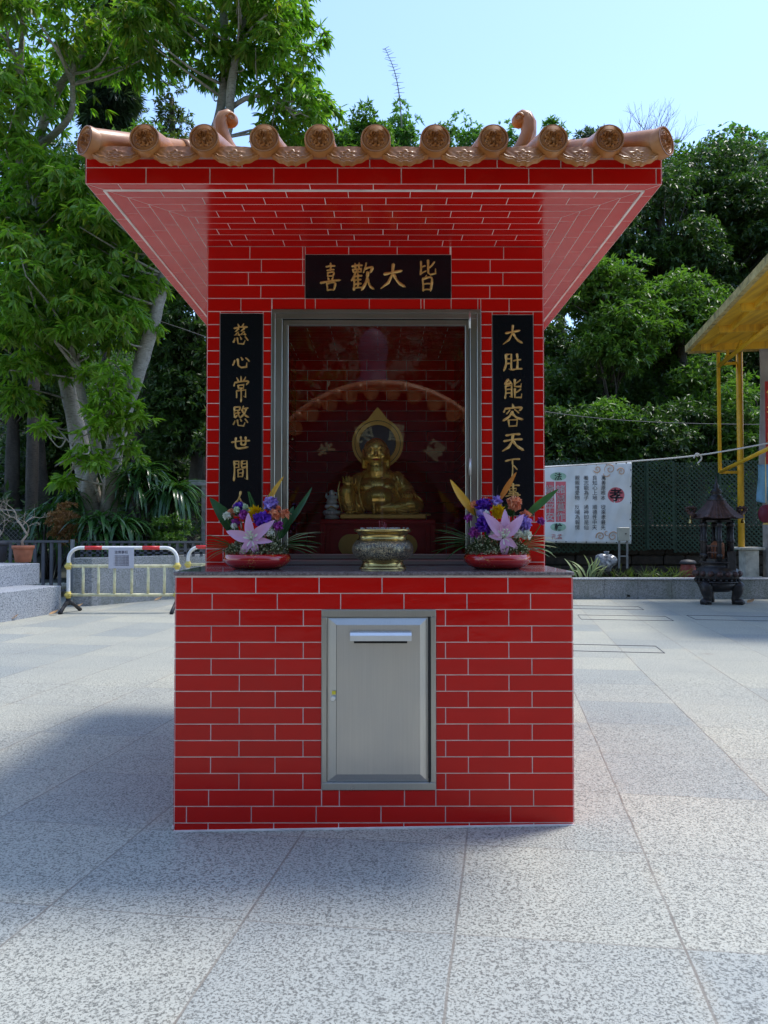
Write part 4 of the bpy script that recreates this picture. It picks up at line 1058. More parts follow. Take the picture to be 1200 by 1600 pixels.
            for i in range(n_):
                p_ = X(x + random.uniform(-4, 4), y); q2 = X(x + (i - n_ / 2) * 3.4 + random.uniform(-3, 3), y - L * random.uniform(.6, 1.1), random.uniform(-.01, .02)); mb.tube([p_, p_.lerp(q2, .5) + Vector((.001, 0, .002)), q2], [.0009, .0007, .0004], 4)
            at(mb, 'twigs', FM[mt], root)
        elif kind == 'fern':
            x, y, x2_, y2_, mt = s; mb = MB(); p_ = X(x, y); q2 = X(x2_, y2_, -.005)
            for i in range(26):
                t_ = i / 26; c_ = p_.lerp(q2, t_)
                for sx in (-1, 1): petal_mb(mb, c_, Vector((sx, random.uniform(-.4, .1), .8)), (0, -1, 0), (8 - 6 * t_) * k_, 1.4 * k_, .2, 2)
            at(mb, 'fern_sprig', FM[mt], root)
    return root
arrangement(402, 'left flower arrangement, its lily leaning left, in a shallow red lacquer bowl on the ledge', [
 ('lily', 399, 842, [(-8, 36, 14), (-72, 36, 17), (50, 40, 16), (-148, 32, 12), (155, 26, 12), (96, 28, 11)], -.095),
 ('mum', 402, 803, 15, -.03, 'yellow'),
 ('carn', 424, 788, 11.5, -.02, 'violet'), ('carn', 415, 814, 13, -.07, 'purple'), ('carn', 374, 792, 8, -.01, 'purple'), ('carn', 372, 817, 7, -.05, 'magenta'), ('carn', 384, 805, 7.5, -.05, 'magenta'), ('carn', 438, 822, 7.5, -.06, 'magenta'),
 ('carn', 431, 805, 8.5, -.05, 'orange'), ('carn', 447, 803, 8, -.04, 'orange'), ('carn', 364, 801, 6, -.03, 'orange'), ('carn', 436, 795, 5, -.03, 'orange'),
 ('carn', 358, 806, 6, -.05, 'white'), ('carn', 373, 797, 5, -.05, 'mint'), ('carn', 386, 793, 5, -.04, 'mint'), ('carn', 426, 832, 6, -.08, 'white'), ('carn', 371, 822, 4.5, -.07, 'white'),
 ('leaf', 372, 840, 332, 776, 22, -.03, 'dgreen', .15, (.5, -1, 0)), ('leaf', 366, 838, 350, 790, 18, -.01, 'green', .1, (.3, -1, 0)), ('leaf', 442, 832, 491, 764, 13, .02, 'dgreen', -.1, (-.8, -1, .2)), ('leaf', 436, 842, 458, 790, 15, .02, 'dgreen', .1, (.2, -1, 0)), ('leaf', 410, 800, 440, 741, 10, .03, 'amber', .06, (-.5, -1, 0)),
 ('fan', 365, 858, -1, 9, 52, 'green'), ('fan', 442, 853, 1, 8, 60, 'straw'), ('twigs', 420, 800, 5, 42, 'twig'), ('fern', 397, 800, 388, 768, 'green'), ('fern', 388, 800, 376, 784, 'mint')])
arrangement(777, 'right flower arrangement with two upright amber leaves and downward lily in a red bowl', [
 ('lily', 781, 839, [(4, 38, 15), (-38, 44, 17), (42, 42, 17), (178, 30, 14), (128, 24, 11), (-85, 20, 10)], -.095),
 ('mum', 776, 800, 14, -.03, 'yellow'),
 ('carn', 775, 784, 9, -.02, 'violet'), ('carn', 754, 791, 11.5, -.02, 'purple'), ('carn', 757, 819, 14, -.06, 'purple'), ('carn', 753, 805, 9.5, -.04, 'violet'), ('carn', 813, 819, 13, -.05, 'violet'), ('carn', 731, 809, 6.5, -.03, 'magenta'), ('carn', 739, 832, 8.5, -.05, 'magenta'), ('carn', 847, 814, 6, .02, 'magenta'),
 ('carn', 802, 787, 10.5, -.03, 'orange'), ('carn', 819, 805, 8, -.03, 'orange'), ('carn', 741, 788, 6, -.01, 'orange'), ('carn', 758, 784, 6, -.01, 'orange'),
 ('carn', 804, 834, 7.5, -.08, 'white'), ('carn', 818, 836, 8, -.07, 'white'), ('carn', 768, 834, 7, -.08, 'white'), ('carn', 757, 803, 5.5, -.06, 'white'),
 ('leaf', 744, 806, 700, 752, 15, .01, 'amber', -.15, (.6, -1, 0)), ('leaf', 781, 782, 808, 735, 9, .01, 'rust', .1, (-.4, -1, 0)), ('leaf', 822, 806, 870, 763, 12, -.03, 'green', .12, (.3, -1, .6)), ('leaf', 828, 854, 862, 861, 7, -.03, 'green', .1, (0, -.4, 1)),
 ('fan', 740, 850, -1, 9, 66, 'straw'), ('fan', 818, 856, 1, 8, 48, 'straw'), ('twigs', 774, 795, 6, 36, 'twig'), ('twigs', 762, 795, 4, 24, 'twig'), ('fern', 797, 806, 812, 792, 'green'), ('fern', 800, 808, 790, 788, 'green')])

# ------------------------------------------------------------------ printed text on real surfaces
def text_mb(body, size, bold=.0, line=1.0, center=True):
    cu = bpy.data.curves.new('text', 'FONT'); cu.body = body; cu.size = size; cu.offset = bold; cu.space_line = line
    cu.resolution_u = 2; cu.fill_mode = 'BOTH'; cu.extrude = .0008
    if center: cu.align_x = 'CENTER'
    o = bpy.data.objects.new('text', cu); COL.objects.link(o)
    me = bpy.data.meshes.new_from_object(o.evaluated_get(bpy.context.evaluated_depsgraph_get()))
    vs = [v.co.copy() for v in me.vertices]; fs = [tuple(p.vertices) for p in me.polygons]
    bpy.data.objects.remove(o); bpy.data.curves.remove(cu); bpy.data.meshes.remove(me); return vs, fs
def put_text(mb, body, O, size, U=(1, 0, 0), V=(0, 0, 1), **k):
    vs, fs = text_mb(body, size, **k); O, U, V = Vector(O), Vector(U), Vector(V); N = U.cross(V)
    mb.add([O + U * v.x + V * v.y + N * v.z for v in vs], fs)
def root_at(name, p, label, cat, group=None): return empty(name, (p[0], p[1], p[2]), label=label, cat=cat, group=group)

# ------------------------------------------------------------------ terrain behind the courtyard
M['leaf_litter'] = simple('weedy_slope', (.03, .045, .02), .95, var=.5, scale=3)
M['soil'] = simple('leaf_litter_soil', (.022, .024, .014), .95, var=.5, scale=7, bumpy=.6, bscale=25)
def hill(x, y):
    f = min(30, max(0, y - 16.5))
    return .25 + f * .40 + .35 * math.sin(x * .5 + y * .3) * min(1, f / 5) + .02 * abs(x) * min(1, f / 10)
tag(grid_mesh('hillside', [i * 2.5 for i in range(-26, 27)], [12.75, 13.5, 15, 16.4] + [18 + i * 2.2 for i in range(14)], hill, M['soil']), kind='structure')
def hill2(x, y): return -.02 + max(0, -y - 12) * .25
tag(grid_mesh('hillside', [i * 3 for i in range(-14, 15)], [-60, -45, -35, -25, -18, -15, -12][0:7], lambda x, y: .05 + max(0, -y - 12) * .12 + max(0, -y - 18) * .85, M['leaf_litter']), kind='structure')  # unseen slope, steepened to block sky from the window's reflection
tag(grid_mesh('ground', [-400, 0, 400], [-400, 0, 400], lambda x, y: -.08, M['soil']), kind='structure')

# ------------------------------------------------------------------ left side: steps, wall, railing, barriers, pots
def wall_poly(name, pts, z0, z1, mat, label, cat, cap=None):
    mb = MB(); mb.prism([(p[0], p[1]) for p in pts], (0, 0, z0), (1, 0, 0), (0, 1, 0), (0, 0, 1), z1 - z0)
    o = mb.build(name, mat); bv = o.modifiers.new('b', 'BEVEL'); bv.width = .008; bv.segments = 2
    return tag(o, label, cat)
g0, g1 = PG(0, 973), PG(95, 957); d = (g1 - g0).normalized(); n = Vector((-d.y, d.x, 0)); zs1 = P(95, 915, g1.y).z
A = g0 - d * 3
wall_poly('granite_step', [A, g1, g1 + n * 2.2, A + n * 2.2], -.03, zs1, M['granite_block'], 'lower grey granite step block at the left edge of the courtyard', 'step')
zs2 = P(62, 880, g1.y + .45).z; h1 = P(62, 900, g1.y + .45); h1.z = 0; h0 = h1 - d * 4
wall_poly('granite_step', [h0, h1, h1 + n * 1.6, h0 + n * 1.6], zs1 - .01, zs2, M['granite_block'], 'upper grey granite step block carrying the plant pots at far left', 'step')
w0, w1 = PG(113, 947), PG(143, 947); w2 = PG(290, 934); w3 = w2 + (w2 - w1).normalized() * 6; zw = P(160, 872, w1.y).z
wall_poly('granite_planter_wall', [w0, w1, w2, w3, w3 + Vector((0, .35, 0)), w2 + Vector((0, .3, 0)), w1 + Vector((0, .35, 0)), w0 + Vector((0, .35, 0))], -.03, zw, M['granite_wall'], 'low grey granite wall behind the red and white barrier', 'wall')
M['rail'] = simple('grey_painted_metal', (.11, .11, .12), .5, var=.2)
def railing(name, xa, xb, y, zt, zb, label, step=.105, mid=None):
    mb = MB(); r = root_at(name, (xa, y, zb), label, 'railing')
    mb.bar((xa, y, zt - .02), (xb, y, zt - .02), .06, .035); mb.bar((xa, y, zb + .06), (xb, y, zb + .06), .03, .03)
    if mid: mb.bar((xa, y, mid), (xb, y, mid), .02, .02)
    at(mb, 'rail', M['rail'], r); x = xa + .03
    while x < xb:
        mb = MB(); mb.bar((x, y, zb), (x, y, zt - .04), .045, .03); at(mb, 'post', M['rail'], r); x += step
YR = 12.35
railing('railing', P(-30, 850, YR).x, P(112, 850, YR).x, YR - .15, P(60, 844, YR - .15).z, .1, 'tall grey metal railing beside the granite steps at left', .13)
railing('railing', P(116, 850, YR).x, P(330, 850, YR).x, YR + .25, P(200, 845, YR + .25).z, zw - .02, 'short grey metal railing on the granite wall behind the barrier', .13, P(200, 858, YR + .25).z)
mb = MB(); q0 = P(113.5, 850, YR - .2); mb.bar((q0.x, q0.y, .1), (q0.x, q0.y, P(113, 843, YR - .2).z), .05, .05); tag(mb.build('railing_post', simple('galvanised_post', (.35, .36, .37), .4, .6)), 'pale galvanised railing post between the two grey railings', 'post')

# crowd barriers
M['white_tube'] = simple('chalky_white_paint', (.72, .72, .70), .45, var=.1, scale=12)
M['cream_tube'] = simple('yellowed_paint', (.66, .62, .38), .5, var=.25, scale=16)
M['yellow_joint'] = simple('faded_yellow_plastic', (.62, .50, .12), .5, var=.2, scale=20)
M['red_sleeve'] = simple('red_sleeve', (.60, .03, .03), .4)
M['black_rubber'] = simple('black_rubber', (.02, .02, .022), .6)
def barrier(pl, pr, L, label, reds, posts):
    bl = PG(pl, 957); D_ = bl.y; root = root_at('crowd_barrier', bl, label, 'barrier', 'red and white crowd barriers by the left wall')
    X = lambda px, py: P(px, py, D_)
    zt, zm, zl_ = X(200, 856).z, X(200, 884.5).z, X(200, 929.5).z; xl, xr = X(pl, 900).x, X(pr, 900).x; rc = .16
    pts = [(xl, D_, .12)] + [(xl, D_, z) for z in (zl_, zm, zt - rc)] + [(xl + rc * (1 - math.cos(t)), D_, zt - rc + rc * math.sin(t)) for t in np.linspace(.2, math.pi / 2, 7)]
    pts2 = [(xl + xr - x, y, z) for x, y, z in pts[::-1]]
    mb = MB(); mb.tube(pts + pts2, .024, 12); at(mb, 'frame', M['white_tube'], root)
    for (a, b_) in reds: mb = MB(); mb.tube([(X(a, 856).x, D_, zt), (X(b_, 856).x, D_, zt)], .0262, 14); at(mb, 'red_band', M['red_sleeve'], root)
    for z in (zm, zl_): mb = MB(); mb.tube([(xl, D_, z), (xr, D_, z)], .021, 10); at(mb, 'rail', M['cream_tube'], root)
    for px in posts: x = X(px, 900).x; mb = MB(); mb.tube([(x, D_, zm), (x, D_, zl_)], .019, 10); at(mb, 'upright', M['cream_tube'], root)
    for x in (xl, xr):
        for z in (zm, zl_):
            mb = MB(); mb.tube([(x, D_, z - .045), (x, D_, z + .045)], .034, 12); mb.box((x, D_, z), (.085, .085, .045), bev=.01); at(mb, 'clamp', M['yellow_joint'], root)
        mb = MB(); mb.tube([(x, D_, .22), (x, D_, .10)], .032, 10)
        for s_ in (-1, 1): mb.tube([(x, D_, .16), (x + s_ * .03 + .02, D_ + s_ * .13, .08), (x + s_ * .04 + .03, D_ + s_ * .24, .015)], [.03, .024, .028], 8)
        at(mb, 'foot', M['black_rubber'], root)
    return root, X, D_
br, X1, D1 = barrier(107, 277, 0, 'crowd barrier with a paper notice taped to it, left of the shrine', [(133, 160), (223, 250)], [130, 154, 179, 206, 231.5, 257])
b2_, X2, D2 = barrier(281.5, 452, 0, 'crowd barrier mostly hidden behind the shrine, its left end showing', [(295, 322)], [304, 328, 353, 380])
b2_.location.y += .5; b2_.location.x -= .02
nt = MB(); a_, b3 = X1(171, 856), X1(210.5, 888); nt.box(((a_.x + b3.x) / 2, D1 - .032, (a_.z + b3.z) / 2), (b3.x - a_.x, .003, a_.z - b3.z))
ntr = root_at('paper_notice', ((a_.x + b3.x) / 2, D1 - .03, b3.z), 'grey paper notice with fine print taped to the top rail of the barrier', 'notice')
at(nt, 'sheet', simple('grey_paper', (.50, .50, .56), .7, var=.05), ntr)
mb = MB(); put_text(mb, '注意事項', ((a_.x + b3.x) / 2, D1 - .0345, a_.z - .075), .045, bold=.001)
for i in range(7): put_text(mb, '一切眾生平安吉祥請勿觸摸', ((a_.x + b3.x) / 2, D1 - .0345, a_.z - .115 - i * .021), .0175)
at(mb, 'print', simple('grey_print', (.12, .12, .16), .7), ntr)

# pots
M['terra'] = simple('terracotta_pot', (.42, .14, .07), .75, var=.18, scale=10)
def pot(px, pyb, pyt, wpx, D_, mat, label, z0):
    c = P(px, pyb, D_); k_ = D_ / 1200; h = (pyb - pyt) * k_; w = wpx * k_ / 2; r = root_at('plant_pot', (c.x, D_, z0), label, 'pot', 'plant pots on the granite steps')
    mb = MB(); mb.lathe([(w * .66, 0), (w * .70, .01), (w * .90, h * .78), (w * .90, h * .80), (w, h * .80), (w * 1.0, h), (w * .9, h), (w * .86, h * .88), (.001, h * .86)], (c.x, D_, z0), 28); at(mb, 'body', mat, r); return r, Vector((c.x, D_, z0 + h))
YP = g1.y + .8
p1, pt1 = pot(36, 880, 854, 33, YP, M['terra'], 'terracotta pot holding a bare crooked bonsai on the upper granite step', zs2)
p2, pt2 = pot(-3, 880, 848, 30, YP + .1, simple('dark_grey_pot', (.05, .05, .055), .6), 'dark grey plant pot at the left edge on the upper granite step', zs2)
M['pale_bark'] = bark_mat('pale_dry_bark', (.30, .24, .18), (.48, .40, .31), 30)
def branchy(mb, p, d, L, r, depth, spread=.55, zig=.25, tips=None):
    p = Vector(p); d = Vector(d).normalized(); pts = [p]; n_ = 4
    for i in range(n_):
        d = (d + Vector((random.gauss(0, zig), random.gauss(0, zig), random.gauss(.03, zig * .6)))).normalized(); pts.append(pts[-1] + d * L / n_)
    mb.tube(pts, [r * (1 - .45 * i / n_) for i in range(n_ + 1)], 5 if depth < 2 else 8, cap=False)
    if depth == 0:
        if tips is not None: tips.append(pts[-1])
        return
    for i in range(random.choice((2, 3))):
        nd = (d + Vector((random.gauss(0, spread), random.gauss(0, spread), random.gauss(.1, spread * .6)))).normalized()
        branchy(mb, pts[random.choice((2, 3, 4)) if i else 4], nd, L * random.uniform(.6, .85), r * .55, depth - 1, spread, zig, tips)
def bonsai(p, label, s=1.0, seed=3):
    random.seed(seed); r = root_at('bonsai_tree', p, label, 'plant'); mb = MB(); tips = []
    mb.tube([Vector(p) + Vector(v) * s for v in ((0, 0, 0), (-.02, 0, .1), (.05, .01, .2), (-.02, 0, .32), (-.10, 0, .42))], [.022 * s, .02 * s, .018 * s, .015 * s, .012 * s], 8)
    for st, dv in (((-.10, 0, .42), (-.6, 0, .6)), ((-.02, 0, .32), (.5, .1, .9)), ((.05, .01, .2), (.8, 0, .7)), ((-.10, 0, .42), (.1, .2, 1))):
        branchy(mb, Vector(p) + Vector(st) * s, dv, .20 * s, .009 * s, 3, .7, .3, tips)
    at(mb, 'branches', M['pale_bark'], r); return r, tips
bonsai(pt1 - Vector((0, 0, .04)), 'bare crooked bonsai growing in the terracotta pot at left', 1.0, 5)
bonsai(pt2 - Vector((0, 0, .04)), 'twiggy bare bonsai in the dark grey pot at left edge', .8, 8)
random.seed(11)

# ------------------------------------------------------------------ foliage machinery
def unit(v): return v / np.maximum(np.linalg.norm(v, axis=-1, keepdims=True), 1e-9)
def rand_dirs(n): return unit(rng.normal(size=(n, 3)))
def whorls(C, A, per, L, W, droop, spread=1.1, hexa=False):
    """leaves in whorls: C centres, A axes"""
    N = len(C); per_ = per; C = np.repeat(C, per_, 0); A = np.repeat(A, per_, 0); n = len(C)
    t = rand_dirs(n); t = unit(t - A * (t * A).sum(1, keepdims=True))
    th = rng.uniform(spread * .45, spread * 1.25, (n, 1)); d = A * np.cos(th) + t * np.sin(th)
    d[:, 2] -= droop * rng.uniform(.5, 1.3, n); d = unit(d)
    up = np.tile([0, 0, 1.0], (n, 1)) + rng.normal(size=(n, 3)) * .45
    s = unit(np.cross(d, up)); nn = np.cross(s, d)
    l = L * rng.uniform(.6, 1.2, (n, 1)); w = W * rng.uniform(.75, 1.2, (n, 1)) / 2
    b = C + d * l * .08; m = b + d * l * .42 + nn * l * .05; tip = b + d * l - nn * l * .16
    if not hexa:
        V = np.stack([b, m + s * w, tip, m - s * w], 1).reshape(-1, 3)
        i = np.arange(n)[:, None] * 4; F = np.concatenate([i, i + 1, i + 2, i, i + 2, i + 3], 1).ravel(); return V, F, np.full(2 * n, 3)
    m1 = b + d * l * .28 + nn * l * .04; m2 = b + d * l * .68 - nn * l * .01
    V = np.stack([b, m1 + s * w - nn * w * .25, m2 + s * w * .72 - nn * w * .2, tip, m2 - s * w * .72 - nn * w * .2, m1 - s * w - nn * w * .25], 1).reshape(-1, 3)
    i = np.arange(n)[:, None] * 6
    F = np.concatenate([i, i + 1, i + 2, i + 3, i, i + 3, i + 4, i + 5], 1).ravel(); return V, F, np.full(2 * n, 4)
def blob_whorls(blobs, cov=1.0):
    """blobs: (centre, (rx,ry,rz), n_clumps, clump_r, whorls_per_clump) -> centres, axes, clump centres"""
    Cs, As, cl = [], [], []
    for c, r, ns, cr, k in blobs:
        c = np.array(c); r = np.array(r); dd = rand_dirs(ns); rad = rng.uniform(.15, 1, (ns, 1)) ** .45
        cc = c + dd * rad * r; cl.append(cc)
        cr_ = cr * rng.uniform(.6, 1.25, (ns, 1))
        d2 = rand_dirs(ns * k); d2[:, 2] = np.abs(d2[:, 2]) * .75 - .12; d2 = unit(d2)
        crr = np.repeat(cr_, k, 0); P_ = np.repeat(cc, k, 0) + d2 * crr * rng.uniform(.55, 1, (ns * k, 1)) * np.array([1, 1, .62])
        Cs.append(P_); As.append(unit(d2 + np.repeat(dd, k, 0) * .35 + np.array([0, 0, .25])))
    return np.concatenate(Cs), np.concatenate(As), np.concatenate(cl)
def px_blob(px, py, D_, wpx, hpx, dep, ns, cr, k): 
    c = P(px, py, D_); s = D_ / 1200; return ((c.x, c.y, c.z), (wpx * s, dep, hpx * s), ns, cr, k)
def bez(pts, n=4):
    pts = [Vector(p) for p in pts]; Q = [pts[0]] + pts + [pts[-1]]; out = []
    for i in range(1, len(Q) - 2):
        for t in np.linspace(0, 1, n, endpoint=False):
            p0, p1, p2, p3 = Q[i - 1:i + 3]; out.append(.5 * ((2 * p1) + (p2 - p0) * t + (2 * p0 - 5 * p1 + 4 * p2 - p3) * t * t + (3 * p1 - p0 - 3 * p2 + p3) * t ** 3))
    out.append(pts[-1]); return out
def limb(mb, pts, r0, r1, seg=10):
    q = bez(pts, 5); n_ = len(q); mb.tube(q, [(r0 + (r1 - r0) * (i / (n_ - 1)) ** .8) * random.uniform(.94, 1.07) for i in range(n_)], seg)
def tree(name, base, label, blobs, leafm, barkm, per, L, W, droop, limbs=(), hexa=False, group=None, cat='tree', twigs=.5, spread=1.1, auto=None, r0=.2):
    root = root_at(name, base, label, cat, group)
    C, A, cl = blob_whorls(blobs); V, F, S_ = whorls(C, A, per, L, W, droop, spread, hexa)
    o = np_mesh('crown', V, F, S_, leafm, root); o.matrix_parent_inverse = Matrix.Translation(root.location).inverted()
    mb = MB()
    for l in limbs: limb(mb, *l)
    nodes = [(p, l[1] * .5) for l in limbs for p in bez(l[0], 5)[3:]] 
    if auto:
        top = Vector(auto); b_ = Vector(base); mid = b_.lerp(top, .5) + Vector((random.gauss(0, .2), random.gauss(0, .2), 0)); limb(mb, [b_ - Vector((0, 0, .3)), mid, top], r0, r0 * .35); nodes = [(b_.lerp(top, t), .05) for t in (.45, .6, .75, .9, 1)]
    for c in cl:
        if random.random() > twigs: continue
        c = Vector(c); 
        cand = sorted(nodes, key=lambda q_: (q_[0] - c).length + max(0, q_[0].z - c.z) * 1.5)[:3]
        s_ = random.choice(cand)[0]; mdp = s_.lerp(c, .5) + Vector((random.gauss(0, .12), random.gauss(0, .12), -.1 + random.gauss(0, .12)))
        ln = (c - s_).length; limb(mb, [s_, mdp, c], .012 + .014 * ln, .008, 5)
    if mb.v: at(mb, 'trunk', barkm, root)
    return root
GRN = lambda *c: list(c)
M['leaf_mango'] = leaf_mat('fresh_broad_leaf', [(.075, .15, .018), (.115, .21, .025), (.18, .29, .035), (.13, .23, .03), (.28, .27, .03)], .45, .42)
M['leaf_bright'] = leaf_mat('young_leaf', [(.12, .22, .02), (.17, .28, .03), (.22, .30, .04)], .45, .36)
M['leaf_dark'] = leaf_mat('deep_green_leaf', [(.026, .052, .016), (.042, .085, .022), (.065, .12, .03), (.075, .11, .035)], .25, .42)
M['leaf_mid'] = leaf_mat('mid_green_leaf', [(.042, .088, .018), (.07, .135, .024), (.105, .18, .034), (.10, .155, .035)], .35, .45)
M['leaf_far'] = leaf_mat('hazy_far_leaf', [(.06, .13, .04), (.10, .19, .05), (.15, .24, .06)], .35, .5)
M['leaf_grey'] = leaf_mat('grey_green_needle', [(.05, .075, .05), (.07, .10, .065), (.09, .12, .08)], .25, .5)
M['leaf_drac'] = leaf_mat('glossy_strap_leaf', [(.018, .055, .018), (.03, .085, .025), (.05, .12, .03), (.08, .15, .03)], .2, .25)
M['leaf_olive'] = leaf_mat('olive_leaf', [(.04, .06, .02), (.06, .09, .025), (.09, .12, .03), (.13, .10, .035)], .3, .38)
M['bark_pale'] = bark_mat('pale_grey_bark', (.22, .20, .17), (.44, .41, .36), 4)
M['bark_dark'] = bark_mat('dark_bark', (.035, .028, .022), (.085, .07, .055), 5)

# big pale-barked tree at left
YT = 14.0; tp = lambda x, y, d=0: P(x, y, YT + d)
bt = tp(150, 880); bt.z = .2
limbs = [([tp(152, 900), tp(152, 850), tp(146, 790, .1), tp(132, 735), tp(118, 660, .2), tp(98, 570, .3), tp(76, 470, .5), tp(62, 350, .5), tp(60, 230, .6), tp(85, 150, .4), tp(125, 90, .2), tp(160, 10)], .25, .05, 12),
         ([tp(158, 900), tp(163, 840), tp(172, 770), tp(178, 715, -.1), tp(190, 660, -.1), tp(213, 590, -.2), tp(238, 510, -.2), tp(256, 430, -.2), tp(272, 350, -.1), tp(305, 270, .1), tp(340, 190, .2), tp(352, 90, .3), tp(345, -40, .3)], .19, .07, 12),
         ([tp(146, 800), tp(138, 760, -.2), tp(150, 700, -.3), tp(128, 620, -.4), tp(118, 560, -.4)], .16, .06, 8),
         ([tp(305, 270, .1), tp(352, 215), tp(362, 130), tp(380, 40), tp(410, -40)], .12, .05, 8),
         ([tp(345, 180, .2), tp(395, 150), tp(450, 160, -.2)], .06, .02, 6), ([tp(76, 470, .5), tp(40, 330), tp(30, 180), tp(34, 60)], .14, .05, 8),
         ([tp(60, 230, .6), tp(110, 180), tp(118, 100), tp(180, 30)], .08, .03, 6)]
B_ = [px_blob(40, 60, 13.6, 100, 90, 1.6, 46, .5, 13), px_blob(190, 20, 13.6, 130, 85, 1.5, 50, .5, 13), px_blob(340, 30, 13.8, 110, 80, 1.4, 40, .45, 13), px_blob(440, 90, 14, 70, 90, 1.0, 34, .36, 12), px_blob(455, 180, 14, 58, 45, .8, 18, .32, 11), px_blob(410, -10, 14, 80, 60, 1.2, 18, .45, 12),
      px_blob(30, 200, 13.8, 70, 60, 1.2, 18, .42, 12), px_blob(50, 320, 13.8, 85, 90, 1.4, 44, .48, 13), px_blob(150, 300, 13.8, 90, 70, 1.2, 34, .45, 13), px_blob(230, 260, 14, 60, 30, .8, 7, .35, 10),
      px_blob(60, 450, 13.4, 85, 85, 1.4, 48, .46, 13), px_blob(170, 420, 13.3, 80, 80, 1.2, 42, .45, 13), px_blob(50, 550, 13.4, 75, 46, 1.0, 22, .38, 11), px_blob(160, 515, 13.3, 65, 42, 1.0, 19, .38, 11), px_blob(235, 380, 13.9, 40, 70, .7, 14, .36, 11), px_blob(20, 620, 13.5, 30, 24, .6, 6, .3, 9)]
tree('broadleaf_tree', bt, 'large pale-barked tree with two curving stems left of the shrine', B_, M['leaf_mango'], M['bark_pale'], 8, .22, .054, 1.05, limbs, hexa=True, twigs=.35)
B_ = [px_blob(172, 600, 13.2, 40, 34, .35, 12, .22, 6), px_blob(160, 655, 13.1, 38, 26, .3, 11, .2, 6), px_blob(140, 715, 13.1, 38, 18, .3, 7, .18, 5), px_blob(205, 700, 13.2, 18, 16, .3, 4, .16, 5), px_blob(80, 665, 13.2, 20, 14, .3, 4, .16, 5), px_blob(95, 745, 13.1, 14, 12, .2, 3, .18, 7), px_blob(210, 640, 13.3, 14, 22, .2, 4, .2, 7)]
tree('leafy_shoot', tp(160, 790, -.5), 'bright young leafy shoots sprouting against the pale forked trunk', B_, M['leaf_bright'], M['bark_pale'], 8, .20, .058, .8, [([tp(160, 800, -.3), tp(165, 720, -.7), tp(175, 620, -.8)], .03, .012, 6), ([tp(160, 790, -.3), tp(130, 720, -.8), tp(90, 670, -.8)], .025, .01, 6)], hexa=True, cat='shoots', twigs=.8)

def simple_tree(px, pyb, pyt, D_, wpx, label, leafm, L=.15, W=.055, per=7, dens=1.0, droop=.35, cr=.5, name='broadleaf_tree', bark=None, nb=5, sq=1.0, k=11, spread=1.1, r0=.22, group='trees on the wooded slope', flat=.5):
    """a crown of several overlapping masses between picture heights"""
    s = D_ / 1200; zt, zb_ = P(px, pyt, D_).z, P(px, pyb, D_).z; c = P(px, (pyt + pyb) / 2, D_); H = zt - zb_; Wm = wpx * s; blobs = []
    for i in range(nb):
        a = i * 2.4 + random.random(); rr = Wm * .42 * (i > 0); h = (.80 if i == 0 else random.uniform(.15, .72)) 
        rz_ = H * (.24 if i else .22) * sq; rx_ = Wm * random.uniform(.40, .56)
        vol = rx_ * rx_ * rz_ ** .5
        blobs.append(((c.x + rr * math.cos(a), D_ + rr * math.sin(a) * flat, zb_ + H * h - (0)), (rx_, rx_ * flat * 1.3, rz_), max(5, int(dens * 13 * (rx_ * rz_ * 1.3) ** .8 / cr)), cr, k))
    base = (c.x, D_, hill(c.x, D_) if D_ > 12 else 0)
    return tree(name, base, label, blobs, leafm, bark or M['bark_dark'], per, L, W, droop, auto=(c.x, D_, zb_ + H * .75), r0=r0, group=group, twigs=.35, spread=spread)
# wooded slope, right
simple_tree(1130, 520, 225, 24, 175, 'broad dark tree with drooping leaves standing above the yellow canopy roof', M['leaf_dark'], .19, .065, dens=1.5, droop=.8, cr=.6, nb=9)
simple_tree(1030, 470, 255, 22, 110, 'dark drooping-leaved tree right of the roof corner', M['leaf_dark'], .18, .06, dens=1.5, droop=.8, cr=.55, nb=7)
simple_tree(955, 600, 400, 18, 95, 'fresh green tree just right of the shrine under the eaves', M['leaf_mid'], .16, .058, dens=1.6, droop=.35, cr=.42, nb=8)
simple_tree(1060, 590, 425, 19, 90, 'mid green tree with pale new leaves left of the canopy roof', M['leaf_mid'], .17, .06, dens=1.3, droop=.4, cr=.45, nb=7)
simple_tree(900, 720, 560, 18.5, 75, 'low dark tree right beside the shrine above the banner', M['leaf_dark'], .16, .06, dens=1.5, cr=.45, nb=6)
simple_tree(1000, 740, 590, 19, 90, 'shaded tree above the green lattice fence', M['leaf_dark'], .15, .055, dens=1.4, cr=.45, nb=6)
simple_tree(1100, 745, 560, 18, 80, 'understorey tree behind the bronze burner and yellow posts', M['leaf_mid'], .15, .055, dens=1.1, cr=.4, nb=6)
simple_tree(1190, 720, 470, 21, 100, 'dark tree partly hidden by the yellow canopy at the right edge', M['leaf_dark'], .17, .06, dens=1.3, cr=.5, nb=6)
